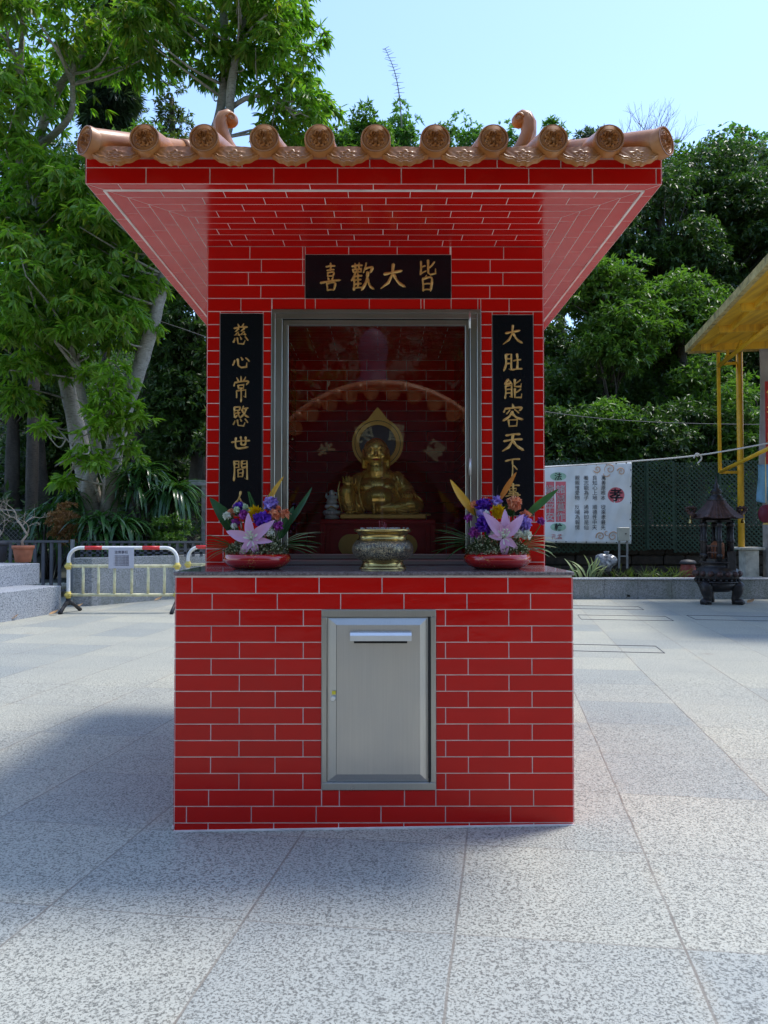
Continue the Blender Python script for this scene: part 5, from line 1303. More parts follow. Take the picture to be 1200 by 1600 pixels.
for x, b_, t, w, lab, mt, D_ in ((880, 760, 640, 62, 'dense low growth just above the banner beside the shrine', 'leaf_dark', 16.3), (950, 760, 630, 66, 'leafy low tree above the right half of the banner', 'leaf_mid', 16.6), (1020, 765, 640, 66, 'shaded low tree above the middle of the green lattice', 'leaf_dark', 16.4), (1090, 765, 625, 66, 'low tree right behind the bronze burner finial', 'leaf_dark', 16.8), (1165, 765, 600, 66, 'low tree behind the yellow post at right', 'leaf_mid', 16.6), (870, 620, 500, 60, 'deep green tree tucked under the right eave', 'leaf_dark', 20.5), (1000, 640, 520, 70, 'dark crown behind the fresh green tree', 'leaf_dark', 21.5), (1095, 560, 440, 70, 'dark crown just left of the canopy roof corner', 'leaf_dark', 21)):
    simple_tree(x, b_, t, D_, w, lab, M[mt], .13, .048, dens=2.0, cr=.36, nb=6, k=10)
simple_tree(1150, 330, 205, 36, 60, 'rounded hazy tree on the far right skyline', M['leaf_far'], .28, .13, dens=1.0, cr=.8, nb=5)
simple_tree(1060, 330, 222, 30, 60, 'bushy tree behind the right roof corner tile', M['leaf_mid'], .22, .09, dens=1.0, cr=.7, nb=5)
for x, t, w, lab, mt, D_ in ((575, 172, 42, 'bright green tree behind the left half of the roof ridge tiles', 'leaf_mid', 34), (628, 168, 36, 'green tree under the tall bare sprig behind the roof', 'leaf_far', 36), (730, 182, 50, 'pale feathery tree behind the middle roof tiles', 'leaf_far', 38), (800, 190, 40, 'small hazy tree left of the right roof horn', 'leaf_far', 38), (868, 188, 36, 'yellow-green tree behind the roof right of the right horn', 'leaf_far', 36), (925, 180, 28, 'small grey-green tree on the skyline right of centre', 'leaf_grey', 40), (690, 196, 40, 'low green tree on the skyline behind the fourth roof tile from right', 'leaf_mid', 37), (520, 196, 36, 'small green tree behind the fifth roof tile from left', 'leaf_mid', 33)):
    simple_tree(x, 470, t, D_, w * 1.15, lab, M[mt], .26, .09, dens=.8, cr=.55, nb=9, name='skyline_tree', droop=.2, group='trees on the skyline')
# left background
simple_tree(75, 460, 215, 19, 130, 'dense dark tree behind the pale-barked tree at upper left', M['leaf_dark'], .19, .07, dens=1.4, cr=.6, nb=8, droop=.5)
simple_tree(215, 520, 330, 19, 110, 'dark tree filling the gap behind the curved pale stem', M['leaf_mid'], .18, .065, dens=1.3, cr=.55, nb=7, droop=.5)
simple_tree(290, 700, 480, 18, 80, 'deep green tree between the pale stem and the shrine', M['leaf_dark'], .17, .06, dens=1.7, cr=.45, nb=7, droop=.5)
simple_tree(20, 680, 440, 19, 100, 'shaded tree at the far left edge', M['leaf_dark'], .17, .06, dens=1.3, cr=.5, nb=7)
simple_tree(110, 800, 600, 20, 110, 'dark thicket tree behind the forked trunk', M['leaf_dark'], .17, .06, dens=1.2, cr=.5, nb=6)
simple_tree(270, 830, 640, 20, 90, 'low dark tree behind the strap-leaved shrubs', M['leaf_dark'], .16, .06, dens=1.3, cr=.5, nb=6)
simple_tree(268, 270, 115, 25, 38, 'small open tree with dark crooked branches above the left roof end', M['leaf_olive'], .18, .06, dens=.55, cr=.4, nb=4)
simple_tree(235, 300, 200, 23, 70, 'light green tree crown just over the left roof tiles', M['leaf_mid'], .18, .06, dens=.9, cr=.45, nb=5)
simple_tree(170, 230, -10, 27, 34, 'feathery grey-green casuarina tree behind the upper left foliage', M['leaf_grey'], .55, .020, per=16, dens=1.5, droop=.9, cr=.5, nb=7, name='casuarina_tree', spread=.9)
mb = MB(); tk = root_at('tree_trunk', P(50, 860, 17), 'straight dark tree trunk standing in shade at far left', 'tree'); limb(mb, [P(48, 870, 17), P(50, 750, 17), P(54, 560, 17.2)], .15, .12); at(mb, 'trunk', M['bark_dark'], tk)
for px, pyb, pyt, D_, lab, sd in ((1018, 300, 160, 34, 'leafless pale tree on the skyline near the right roof corner', 4), (1200, 300, 215, 34, 'leafless tree tip at the right edge of the skyline', 9)):
    random.seed(sd); b_ = P(px, pyb, D_); r = root_at('bare_tree', b_, lab, 'tree', None); mb = MB(); L_ = (pyb - pyt) * D_ / 1200
    for i in range(7): branchy(mb, b_ + Vector((random.gauss(0, .2), 0, L_ * .1)), (random.gauss(0, .35), random.gauss(0, .2), 1), L_ * random.uniform(.28, .36), .05, 4, .38, .12)
    at(mb, 'branches', simple('dry_twigs', (.26, .21, .18), .9), r)
random.seed(21)
sp_ = root_at('tall_sprig', P(626, 200, 32), 'tall thin arching sprig rising against the sky above the roof centre', 'plant'); mb = MB()
sp = bez([P(628, 200, 32), P(624, 150, 32), P(616, 110, 32), P(602, 76, 32)], 8); mb.tube(sp, [.035 * (1 - .8 * i / len(sp)) for i in range(len(sp))], 5)
for i in range(6, len(sp)):
    for sx in (-1, 1): e = sp[i] + Vector((sx * random.uniform(.1, .28), 0, random.uniform(-.05, .12))); mb.tube([sp[i], e], [.014, .006], 4)
at(mb, 'stem', simple('dry_sprig', (.20, .21, .15), .9), sp_)

src_ = [o for o in COL.objects if o.name.startswith('broadleaf_tree') and o.get('group') == 'trees on the wooded slope' and not o.parent]
for i, (tx, ty, lab) in enumerate(((-4.4, 19, 'dark tree behind the shrine, left side'), (-2.2, 21, 'tree behind the shrine, left of its middle'), (0, 18.5, 'tree right behind the middle of the shrine'), (2.2, 20.5, 'tree behind the shrine, right of its middle'), (3.9, 18, 'tree behind the right rear corner of the shrine'), (-7.5, 24, 'higher tree on the slope behind the left of the shrine'), (-1, 26, 'higher tree on the slope behind the shrine'), (5, 25, 'higher tree on the slope behind the right of the shrine'), (-12, 21, 'tree on the slope beyond the left edge'), (-15, 18, 'tree beyond the left edge near the steps'), (12.5, 20, 'tree on the slope beyond the right edge'), (-3.3, 16.8, 'low tree behind the shrine beside the concrete post'), (1.8, 16.6, 'low tree behind the shrine near the planter wall'))):
    sr = src_[[1, 3, 0, 2, 5, 0, 1, 0, 3, 2, 0, 11, 12][i] % len(src_)]; o = copy_tree(sr); o['label'] = lab; o.location.x = tx; o.location.y = ty; o.location.z = sr.location.z + max(0, hill(tx, ty) - hill(sr.location.x, sr.location.y)); o.rotation_euler.z = i * .37 - 2
    tz = max(max(v_.co.z for v_ in ch_.data.vertices) for ch_ in sr.children if ch_.name.startswith('crown')) - sr.location.z; k9 = min(1.0, (1.1 + ty * .485 - o.location.z) / tz); o.scale = (k9, k9, k9)
# undergrowth on the slope: ground cover nobody could count
n_ = 26000; xx = rng.uniform(-26, 26, n_); yy = rng.uniform(16.5, 46, n_); zz_ = np.array([hill(a, b_) for a, b_ in zip(xx, yy)]) + rng.uniform(0, .9, n_)
V, F, S_ = whorls(np.stack([xx, yy, zz_], 1), unit(rng.normal(size=(n_, 3)) * .5 + [0, -.3, 1]), 6, .26, .09, .3)
tag(np_mesh('undergrowth', V, F, S_, M['leaf_dark']), 'dark leafy undergrowth covering the wooded slope', 'undergrowth', kind='stuff')

# strap-leaved shrubs (rosettes of arching leaves)
def strap_shrub(px, py, D_, n_r, wpx, hpx, label, mat='leaf_drac', L=.5, W=.06, sd=1):
    random.seed(sd); c = P(px, py, D_); s = D_ / 1200; zb_ = hill(c.x, D_) if D_ > 12.7 else .3; root = root_at('strap_leaved_shrub', (c.x, D_, zb_), label, 'shrub', 'strap-leaved shrubs at the foot of the big tree'); mb = MB(); mc = MB()
    for i in range(n_r):
        o_ = Vector((random.uniform(-1, 1) * wpx * s, random.uniform(-.35, .35), random.uniform(-.8, 1) * hpx * s)); h_ = c + o_
        mc.tube([(c.x + o_.x * .3, D_, zb_), ((c.x + h_.x) / 2, h_.y, (zb_ + h_.z) / 2), h_], [.02, .016, .012], 5)
        for j in range(20):
            a = j * 2.4; el = .95 - j * .06
            d_ = Vector((math.cos(a) * math.cos(el), math.sin(a) * math.cos(el), math.sin(el)))
            petal_mb(mb, h_, d_, (0, 0, 1), L * random.uniform(.75, 1.15), W * random.uniform(.8, 1.15), random.uniform(.9, 1.6), 6, 0, .3)
    at(mb, 'leaves', M[mat], root); at(mc, 'stems', M['bark_dark'], root)
strap_shrub(75, 808, 13.6, 12, 42, 34, 'dark strap-leaved shrub left of the forked trunk', L=.46, W=.055, sd=2)
strap_shrub(178, 830, 13.1, 11, 30, 30, 'lighter strap-leaved shrub in front of the forked trunk', L=.50, W=.07, sd=3, mat='leaf_drac')
strap_shrub(242, 765, 13.9, 15, 40, 32, 'tall dark strap-leaved shrub right of the forked trunk', L=.60, W=.072, sd=4)
C_, A_, _c = blob_whorls([px_blob(262, 830, 13.3, 34, 24, .4, 40, .16, 12)]); V, F, S_ = whorls(C_, A_, 6, .06, .032, .1)
sh = root_at('small_leaved_shrub', (P(262, 840, 13.3).x, 13.3, .3), 'small-leaved green shrub by the mesh fence left of the shrine', 'shrub'); o = np_mesh('leaves', V, F, S_, M['leaf_mid'], sh); o.matrix_parent_inverse = Matrix.Translation(sh.location).inverted()
C_, A_, _c = blob_whorls([px_blob(103, 815, 12.9, 24, 24, .25, 30, .10, 12), px_blob(103, 835, 12.9, 30, 16, .25, 16, .10, 10), px_blob(100, 798, 12.9, 10, 12, .1, 8, .07, 8)]); V, F, S_ = whorls(C_, A_, 6, .055, .022, .0)
M['dry'] = leaf_mat('dry_brown_leaf', [(.20, .09, .03), (.30, .14, .05), (.38, .20, .09)], .2, .7)
sh = root_at('dried_shrub', (P(103, 840, 12.9).x, 12.9, .3), 'dried orange-brown shrub behind the railing at left', 'shrub'); o = np_mesh('leaves', V, F, S_, M['dry'], sh); o.matrix_parent_inverse = Matrix.Translation(sh.location).inverted()

# mesh fence and concrete post at left
M['wire'] = simple('dull_wire', (.16, .17, .17), .5, .5)
M['concrete'] = simple('weathered_concrete', (.26, .26, .25), .85, var=.3, scale=9, bumpy=.3)
def mesh_fence(px0, px1, D_, pyt, label):
    a_, b_ = P(px0, pyt, D_), P(px1, pyt, D_); z0, z1 = .3, a_.z; r = root_at('mesh_fence', ((a_.x + b_.x) / 2, D_, z0), label, 'fence', None); mb = MB(); st = .085; H = z1 - z0; x = a_.x - H
    while x < b_.x + H:
        for sg in (1, -1):
            xa, xb_ = x, x + sg * H; za_, zb2 = z0, z1
            lo, hi = max(min(xa, xb_), a_.x), min(max(xa, xb_), b_.x)
            if hi - lo > .02:
                f = lambda q: z0 + (q - xa) / (xb_ - xa) * H
                mb.bar((lo, D_, f(lo)), (hi, D_, f(hi)), .005)
        x += st
    at(mb, 'wire_mesh', M['wire'], r); mb = MB(); mb.bar((a_.x, D_, z1), (b_.x, D_, z1), .03); at(mb, 'top_rail', M['wire'], r)
mesh_fence(-20, 34, 13.9, 797, 'diamond wire mesh fence at the far left edge'); mesh_fence(270, 316, 14.2, 785, 'diamond wire mesh fence between the shrubs and the concrete post')
cp = root_at('concrete_post', (P(322, 860, 14.2).x, 14.2, .3), 'concrete fence post with a short cross beam just left of the shrine', 'post')
mb = MB(); mb.bar(P(322, 900, 14.2), P(322, 756, 14.2), .14, .14); at(mb, 'post', M['concrete'], cp); mb = MB(); mb.bar(P(296, 754.5, 14.15), P(340, 754.5, 14.15), .12, .10); at(mb, 'beam', M['concrete'], cp)

# ------------------------------------------------------------------ right side: planter wall, lattice, banner
YW = PG(893, 936).y; zW = P(900, 903.5, YW).z; xw0, xw1 = -1.2, 9.5
pw_ = root_at('granite_planter_wall', ((xw0 + xw1) / 2, YW, 0), 'long low granite planter wall behind the shrine on the right, streaked green', 'wall')
mb = MB(); x = xw0; sl = [.0]
pj = [P(v, 920, YW).x for v in (893 + 51, 997, 1050, 1102, 1158)]; edges = [xw0, xw0 + .9, xw0 + 1.8, P(893, 920, YW).x - .1] + pj + [pj[-1] + .6, pj[-1] + 1.2, xw1]
for a, b_ in zip(edges[:-1], edges[1:]): mb.box(((a + b_) / 2, YW + .015, (zW - .03) / 2 - .01), (b_ - a - .005, .03, zW - .03 + .02), bev=.002)
at(mb, 'face_panels', M['granite_wall'], pw_); mb = MB(); mb.box(((xw0 + xw1) / 2, YW + .13, (zW - .03) / 2 - .02), (xw1 - xw0, .19, zW - .04)); at(mb, 'core', M['sealant'], pw_)
mb = MB()
for a, b_ in zip(edges[:-1], edges[1:]): mb.box(((a + b_) / 2, YW + .11, zW - .014), (b_ - a - .004, .27, .028), bev=.004)
at(mb, 'coping', M['granite_block'], pw_)
mb = MB(); hq = P(982, 931, YW); mb.box((hq.x, YW - .001, hq.z), (.045, .01, .03)); at(mb, 'drain_hole', M['black'], pw_)
M['dark_stone'] = simple('dark_earth_stone', (.045, .036, .028), .95, var=.55, scale=5, bumpy=.9, bscale=14)
mb = MB(); YD = YW + 1.75
random.seed(31); x = -1.0
dwl = root_at('dark_retaining_wall', (4, YD, zW - .05), 'dark rough stone retaining wall below the green lattice', 'wall')
zD = P(1000, 820, YD).z
mb.box((4.2, YD + .25, (zD + .2) / 2), (11, .3, zD - .2)); 
for r_ in range(5):
    x = -1.2 + (r_ % 2) * .2
    while x < 9.5:
        w_ = random.uniform(.35, .75); z0 = .28 + r_ * .19; mb.box((x + w_ / 2, YD + .08 + random.uniform(-.02, .03), z0 + .09), (w_ - .012, .16, .178), bev=.025); x += w_
at(mb, 'stones', M['dark_stone'], dwl)
M['lattice'] = simple('dark_green_plastic', (.022, .055, .036), .5, var=.3, scale=3)
YL = YD - .12; zl1, zl0 = P(1000, 722, YL).z, P(1000, 861, YL).z
lat = root_at('lattice_fence', (P(1000, 860, YL).x, YL, zl0), 'dark green plastic diamond lattice fence above the granite planter wall', 'fence')
lp = [P(v, 800, YL).x for v in (800, 905, 1012, 1055, 1125, 1196, 1262)]
for i, (a, b_) in enumerate(zip(lp[:-1], lp[1:])):
    b_ -= .03; yy = YL + (i % 2) * .03; t0_, t1_ = zl0 + random.uniform(-.03, .03), zl1 + random.uniform(-.02, .03); H = t1_ - t0_; mb = MB(); st = .088
    x = a - H
    while x < b_ + H:
        for sg in (1, -1):
            xe = x + sg * H; lo, hi = max(min(x, xe), a), min(max(x, xe), b_)
            if hi - lo > .01:
                f = lambda q: t0_ + (q - x) / (xe - x) * H
                mb.bar((lo, yy + sg * .004, f(lo)), (hi, yy + sg * .004, f(hi)), .006, .030, up=(0, 1, 0)) if False else mb.bar((lo, yy + sg * .004, f(lo)), (hi, yy + sg * .004, f(hi)), .026, .007, up=(0, 1, 0))
        x += st
    mb.bar((a, yy, t0_), (a, yy, t1_), .04, .012, up=(0, 1, 0)); mb.bar((b_, yy, t0_), (b_, yy, t1_), .04, .012, up=(0, 1, 0))
    at(mb, 'lattice_panel', M['lattice'], lat)
YN = YL - .18
ba, bb_ = P(798, 728, YN), P(986.5, 849, YN); bA = P(798, 731, YN); bB = P(986.5, 721.5, YN); bC = P(986.5, 850, YN); bD = P(798, 847, YN)
ban = root_at('cloth_banner', ((bA.x + bB.x) / 2, YN, bD.z), 'white cloth banner with a red disc and columns of black characters, tied to the lattice', 'banner')
nx, nz = 60, 30; vs = []; fs = []
def wr(u, v): return .012 * math.sin(u * 23 + v * 4) * (1 - abs(v - .5)) + .008 * math.sin(v * 17 + u * 9) + .006 * math.sin(u * 61 + v * 13)
def bpt(u, v, off=0):
    t_ = bA.lerp(bB, u); l_ = bD.lerp(bC, u); p = t_.lerp(l_, v); p.z -= .02 * (1 - v) * abs(math.sin(u * math.pi * 6)) * 0; return Vector((p.x, YN + wr(u, v) + off, p.z))
for j in range(nz + 1):
    for i in range(nx + 1): vs.append(bpt(i / nx, j / nz))
for j in range(nz):
    for i in range(nx): q_ = j * (nx + 1) + i; fs.append((q_, q_ + 1, q_ + nx + 2, q_ + nx + 1))
mb = MB(); mb.add(vs, fs, 0, True)
m = NM('printed_cloth', rough=.75); co = m.coord('Object'); nb_ = m.noise(co, 2.2, 4, .6)
m.set('color', m.ramp(nb_, [(.3, (.66, .71, .74)), (.7, (.82, .84, .84))])); clo = at(mb, 'cloth', m.m, ban); sd_ = clo.modifiers.new('s', 'SOLIDIFY'); sd_.thickness = .003
def buv(px, py):
    u = (P(px, py, YN).x - bA.x) / (bB.x - bA.x); zt = bA.z + (bB.z - bA.z) * u; zb_ = bD.z + (bC.z - bD.z) * u; return u, (zt - P(px, py, YN).z) / (zt - zb_)
def ban_shape(mb, verts, faces, off):
    out = []
    for v in verts:
        u = (v.x - bA.x) / (bB.x - bA.x); zt = bA.z + (bB.z - bA.z) * u; zb_ = bD.z + (bC.z - bD.z) * u; w_ = (zt - v.z) / (zt - zb_)
        out.append(Vector((v.x, YN + wr(u, w_) + off, v.z)))
    mb.add(out, faces)
def ellipse(px, py, rx_, ry_, n=40):
    c = P(px, py, YN); k_ = YN / 1200; V_ = [c]; F_ = []
    for r_ in (.33, .66, 1):
        for i in range(n): a = 2 * math.pi * i / n; V_.append(c + Vector((rx_ * k_ * r_ * math.cos(a), 0, ry_ * k_ * r_ * math.sin(a))))
    F_ = [(0, 1 + i, 1 + (i + 1) % n) for i in range(n)] + [(1 + r_ * n + i, 1 + (r_ + 1) * n + i, 1 + (r_ + 1) * n + (i + 1) % n, 1 + r_ * n + (i + 1) % n) for r_ in range(2) for i in range(n)]
    return V_, F_
def rect_grid(px0, py0, px1, py1, n=14):
    V_ = [P(px0 + (px1 - px0) * i / n, py0 + (py1 - py0) * j / n, YN) for j in range(n + 1) for i in range(n + 1)]
    return V_, [(j * (n + 1) + i, j * (n + 1) + i + 1, (j + 1) * (n + 1) + i + 1, (j + 1) * (n + 1) + i) for j in range(n) for i in range(n)]
M['ink'] = simple('black_ink', (.035, .035, .05), .7); M['pink_print'] = simple('rose_print', (.62, .14, .17), .7); M['green_print'] = simple('pale_green_print', (.30, .50, .38), .7, var=.25); M['white_print'] = simple('white_print', (.72, .74, .74), .7); M['tan_print'] = simple('tan_scroll_print', (.62, .36, .22), .7)
mb = MB(); ban_shape(mb, *ellipse(962.5, 773.5, 12.8, 12.2), -.005); at(mb, 'red_disc', M['pink_print'], ban)
mb = MB(); ban_shape(mb, *rect_grid(853.5, 752.5, 866, 815.5), -.005); ban_shape(mb, *rect_grid(868, 752.5, 884, 815.5), -.005); ban_shape(mb, *rect_grid(826, 752.5, 851.5, 815.5), -.005); at(mb, 'rose_panels', M['pink_print'], ban)
mb = MB(); ban_shape(mb, *ellipse(872, 744.5, 12.5, 6.5), -.005); ban_shape(mb, *ellipse(872, 823.5, 12.5, 6.5), -.005); at(mb, 'green_ovals', M['green_print'], ban)
def ban_text(mb, ch, px, py, h, off=-.0085, bold=.0):
    vs, fs = text_mb(ch, h * YN / 1200 * 1.12, bold=bold); c = P(px, py, YN); sz_ = h * YN / 1200 * 1.12
    ban_shape(mb, [Vector((c.x + v.x, 0, c.z + v.y - sz_ * .37)) for v in vs], fs, off)
mb = MB()
cols_ = ((942.7, '萬善原根本', '從來孝最先'), (929, '良知心上地', '順德性中天'), (915.7, '養志能為子', '通神即是仙'), (902, '親親惟愛物', '反哺為報情'))
for px, s1, s2 in cols_:
    for i, c_ in enumerate(s1): ban_text(mb, c_, px, 746.8 + i * 7.8, 7.2)
    for i, c_ in enumerate(s2): ban_text(mb, c_, px, 792.5 + i * 7.9, 7.2)
ban_text(mb, '孝', 962.5, 773.5, 19, -.010, .004); ban_text(mb, '法', 872, 744.5, 11, -.010, .002); ban_text(mb, '輪', 872, 823.5, 11, -.010, .002); at(mb, 'black_writing', M['ink'], ban)
mb = MB()
for i, c_ in enumerate('諸惡莫作'): ban_text(mb, c_, 876, 764.5 + i * 14.2, 12.5, -.010, .002)
for i, c_ in enumerate('歲歲平安'): ban_text(mb, c_, 859, 764.5 + i * 14.2, 12.5, -.010, .002)
at(mb, 'white_writing', M['white_print'], ban)
mb = MB(); ban_text(mb, '孔孟', 870, 838.5, 8, -.010, .0); at(mb, 'red_writing', M['pink_print'], ban)
mb = MB()
def swirl(cx_p, cy_p, r0_, turns, a0_, sx=1, fl=1): 
    pts = []
    for t in np.linspace(0, 1, 40): a = a0_ + t * turns * 2 * math.pi; r_ = r0_ * (1 - .85 * t); q_ = P(cx_p + sx * r_ * math.cos(a), cy_p + fl * r_ * math.sin(a), YN); u, v = buv(cx_p, cy_p); pts.append(Vector((q_.x, YN + wr(u, v) - .012, q_.z)))
    mb.tube(pts, [.009 * (1 - .5 * i / 40) for i in range(40)], 5)
for a in ((953, 733, 9, 1.4, 2.6, 1), (970, 737, 6.5, 1.4, 3.4, 1), (933, 733, 6, 1.3, .4, -1), (944, 739, 9, .35, .3, 1), (938, 838, 7, 1.4, 2.8, 1), (957, 838, 8, 1.4, 3.4, -1), (948, 832, 6, .8, .4, 1)): swirl(*a)
at(mb, 'scroll_print', M['tan_print'], ban)
mb = MB()
for i in range(14): t = i / 13; 
for i in range(12):
    u = (i + .5) / 12
    for v in (.012, .985): mb.ball(bpt(u, v, -.006), .012, 6, 5)
for i in range(5): mb.ball(bpt(.992, (i + .5) / 5, -.006), .012, 6, 5)
at(mb, 'eyelets', M['sealant'], ban)

# utility box on legs
YX = YN - .45; ub = root_at('utility_box', (P(974, 890, YX).x, YX, zW - .05), 'grey beige utility box on perforated legs in front of the banner', 'box')
a_, b3 = P(965, 824, YX), P(982.5, 845, YX); mb = MB(); mb.box(((a_.x + b3.x) / 2, YX, (a_.z + b3.z) / 2), (b3.x - a_.x, .12, a_.z - b3.z), bev=.008); at(mb, 'box', simple('beige_box', (.40, .40, .34), .5), ub)
mb = MB(); mb.tube([P(978, 834, YX - .06), P(978, 834, YX - .075)], .012, 8); at(mb, 'latch', M['sealant'], ub)
for px in (967.5, 980): mb = MB(); q0, q1 = P(px, 845, YX), P(px, 888, YX); mb.bar(q0, q1, .03, .03); [mb.box(q0.lerp(q1, t) + Vector((0, -.016, 0)), (.012, .003, .012)) for t in np.linspace(.08, .9, 9)]; at(mb, 'leg', M['concrete'], ub)
mb = MB(); mb.bar(P(967.5, 869, YX), P(980, 869, YX), .025, .02); at(mb, 'crossbar', M['concrete'], ub)
# plastic bag, urn, grass
random.seed(40)
bgp = P(945, 890, YW + .5); mb = MB(); mb.ball(bgp + Vector((0, 0, .12)), (.19, .13, .14), 22, 16); 
mb.v = [tuple(Vector(v) + Vector((math.sin(v[2] * 26 + v[0] * 17), math.cos(v[0] * 23 + v[2] * 9), math.sin(v[0] * 31 + v[1] * 30))) * .022) for v in mb.v]; mb.tube([bgp + Vector((.02, 0, .20)), bgp + Vector((.03, 0, .27)), bgp + Vector((.03, 0, .31))], [.06, .035, .05], 8)
m = NM('grey_plastic_film', rough=.25, spec=.6); m.set('color', m.ramp(m.noise(m.coord(), 22, 3), [(.35, (.05, .055, .07)), (.65, (.26, .28, .31))])); tag(mb.build('plastic_bag', m.m), 'crumpled silvery plastic bag on the soil behind the granite wall', 'bag')
ur = P(1075, 897, YW + .6); r = root_at('lidded_urn', (ur.x, ur.y, zW - .06), 'red clay urn with a dark lid on the planter soil left of the bronze burner', 'urn'); kk = ur.y / 1200
mb = MB(); mb.lathe([(11*kk, 0), (13.5*kk, 6*kk), (13*kk, 14*kk), (10.5*kk, 22*kk), (10.5*kk, 25*kk)], (ur.x, ur.y, zW - .06), 24); at(mb, 'body', simple('red_clay', (.24, .045, .03), .6, var=.25), r)
mb = MB(); mb.lathe([(12.5*kk, 24*kk), (12.5*kk, 27*kk), (10*kk, 30*kk), (2*kk, 31.5*kk)], (ur.x, ur.y, zW - .06), 24); at(mb, 'lid', simple('dark_lid', (.03, .03, .035), .6), r)
def grass(px, py, D_, n_, L, W, mat, label, spread=.08, lean=.5):
    c = P(px, py, D_); c.z = zW - .04; root = root_at('grass_tuft', c, label, 'grass tuft'); mb = MB()
    for i in range(n_):
        a = random.uniform(0, 6.28); d_ = Vector((math.cos(a) * lean, math.sin(a) * lean, 1)); petal_mb(mb, c + Vector((math.cos(a), math.sin(a), 0)) * spread * random.random(), d_, (math.sin(a), math.cos(a), .2), L * random.uniform(.6, 1.1), W, random.uniform(.1, .9), 6, 0, .2)
    at(mb, 'blades', mat, root)
grass(919, 898, YW + .42, 26, .38, .035, FM['straw'], 'bright yellow-green grass tuft beside the plastic bag', .2, .4)
for i, (px, lab) in enumerate(((870, 'dry grass tuft under the banner beside the shrine'), (962, 'thin grass right of the plastic bag'), (993, 'thin dry grass right of the utility box'), (1030, 'sparse weeds left of the clay urn'), (1052, 'small weeds just left of the clay urn'))): grass(px, 897, YW + .45, 30, .24, .012, M['leaf_olive'], lab, .28, .8)

# ------------------------------------------------------------------ bronze incense burner
M['bronze'] = simple('blackened_bronze', (.035, .030, .030), .42, .55, .5, 9, bumpy=.3, bscale=30)
M['bronze_red'] = simple('reddish_bronze', (.070, .038, .033), .5, .5, .4, 14, bumpy=.4, bscale=40)
bc = PG(1121, 943); kq = bc.y / 1200; BX, BY = bc.x, bc.y
bur = root_at('incense_burner', bc, 'tall blackened bronze incense burner with a pagoda roof on three legs', 'incense burner')
H_ = lambda py: (943 - py) * kq
mb = MB(); mb.lathe([(18*kq, H_(924)), (27*kq, H_(917)), (31*kq, H_(910))], (BX, BY, 0), 28); mb.lathe([(32.5*kq, H_(910)), (32.5*kq, H_(907.5)), (29*kq, H_(907))], (BX, BY, 0), 32)
mb.lathe([(29*kq, H_(907)), (32*kq, H_(902)), (33*kq, H_(895)), (30*kq, H_(889)), (24*kq, H_(886)), (23*kq, H_(881)), (27*kq, H_(879)), (27*kq, H_(877))], (BX, BY, 0), 32)
for i in range(24): a = i * math.pi / 12; mb.ball((BX + 32*kq*math.cos(a), BY + 32*kq*math.sin(a), H_(905.5)), .022, 6, 5)
at(mb, 'bowl', M['bronze'], bur)
mb = MB(); 
for i in range(16): a = i * math.pi / 8 + .1; mb.ball((BX + 32.3*kq*math.cos(a), BY + 32.3*kq*math.sin(a), H_(896)), (.05, .05, .045), 8, 6)
at(mb, 'bowl_relief', M['bronze_red'], bur)
for a in (-2.55, -.62, 1.57):
    ca, sa = math.cos(a), math.sin(a); L_ = lambda r_, z: (BX + r_*kq*ca, BY + r_*kq*sa, z)
    mb = MB(); mb.tube([L_(24, H_(912)), L_(30, H_(916)), L_(29, H_(925)), L_(26, H_(933)), L_(28, H_(941.5))], [.10, .105, .075, .058, .07], 12); mb.ball(L_(31, .045), (.085, .085, .045), 10, 7)
    for t in (-.5, 0, .5): mb.ball((BX + 36*kq*math.cos(a + t*.18), BY + 36*kq*math.sin(a + t*.18), .028), .03, 8, 6)
    mb.ball(L_(33, H_(917)), (.05, .05, .06), 8, 6); at(mb, 'leg', M['bronze'], bur)
mb = MB(); mb.lathe([(26*kq, H_(877)), (26*kq, H_(873)), (22*kq, H_(873))], (BX, BY, 0), 6, smooth=False)
mb.lathe([(24*kq, H_(816)), (26*kq, H_(816)), (26*kq, H_(813)), (20*kq, H_(811))], (BX, BY, 0), 6, smooth=False); at(mb, 'chamber_rings', M['bronze'], bur)
for i in range(6):
    a = i * math.pi / 3 + .28; x_, y_ = BX + 22.5*kq*math.cos(a), BY + 22.5*kq*math.sin(a); mb = MB(); mb.tube([(x_, y_, H_(877)), (x_, y_, H_(813))], .034, 8)
    for zz_2 in (H_(868), H_(845), H_(820)): mb.ball((x_, y_, zz_2), .048, 8, 6)
    at(mb, 'post', M['bronze'], bur)
mb = MB()
for i in range(6):
    if i == 4: continue
    a, a2 = i * math.pi / 3 + .28, (i + 1) * math.pi / 3 + .28; p_ = lambda t, z: (BX + 21.5*kq*(math.cos(a)*(1-t) + math.cos(a2)*t), BY + 21.5*kq*(math.sin(a)*(1-t) + math.sin(a2)*t), z)
    for t in (.2, .4, .6, .8): mb.bar(p_(t, H_(873)), p_(t, H_(853)), .012)
    for z in (H_(853), H_(863)): mb.bar(p_(0, z), p_(1, z), .02)
at(mb, 'railing', M['bronze_red'], bur)
mb = MB(); mb.box((BX + 12*kq, BY - 24*kq, H_(882)), (13*kq, .03, 42*kq), bev=.008); at(mb, 'door_plate', M['bronze'], bur)
mb = MB(); mb.lathe([(9*kq, H_(876)), (10*kq, H_(862)), (9.5*kq, H_(850)), (6*kq, H_(846))], (BX + .02, BY + .02, 0), 14)
at(mb, 'inner_pot', simple('rust_orange_core', (.36, .12, .05), .8, var=.4, scale=20), bur)
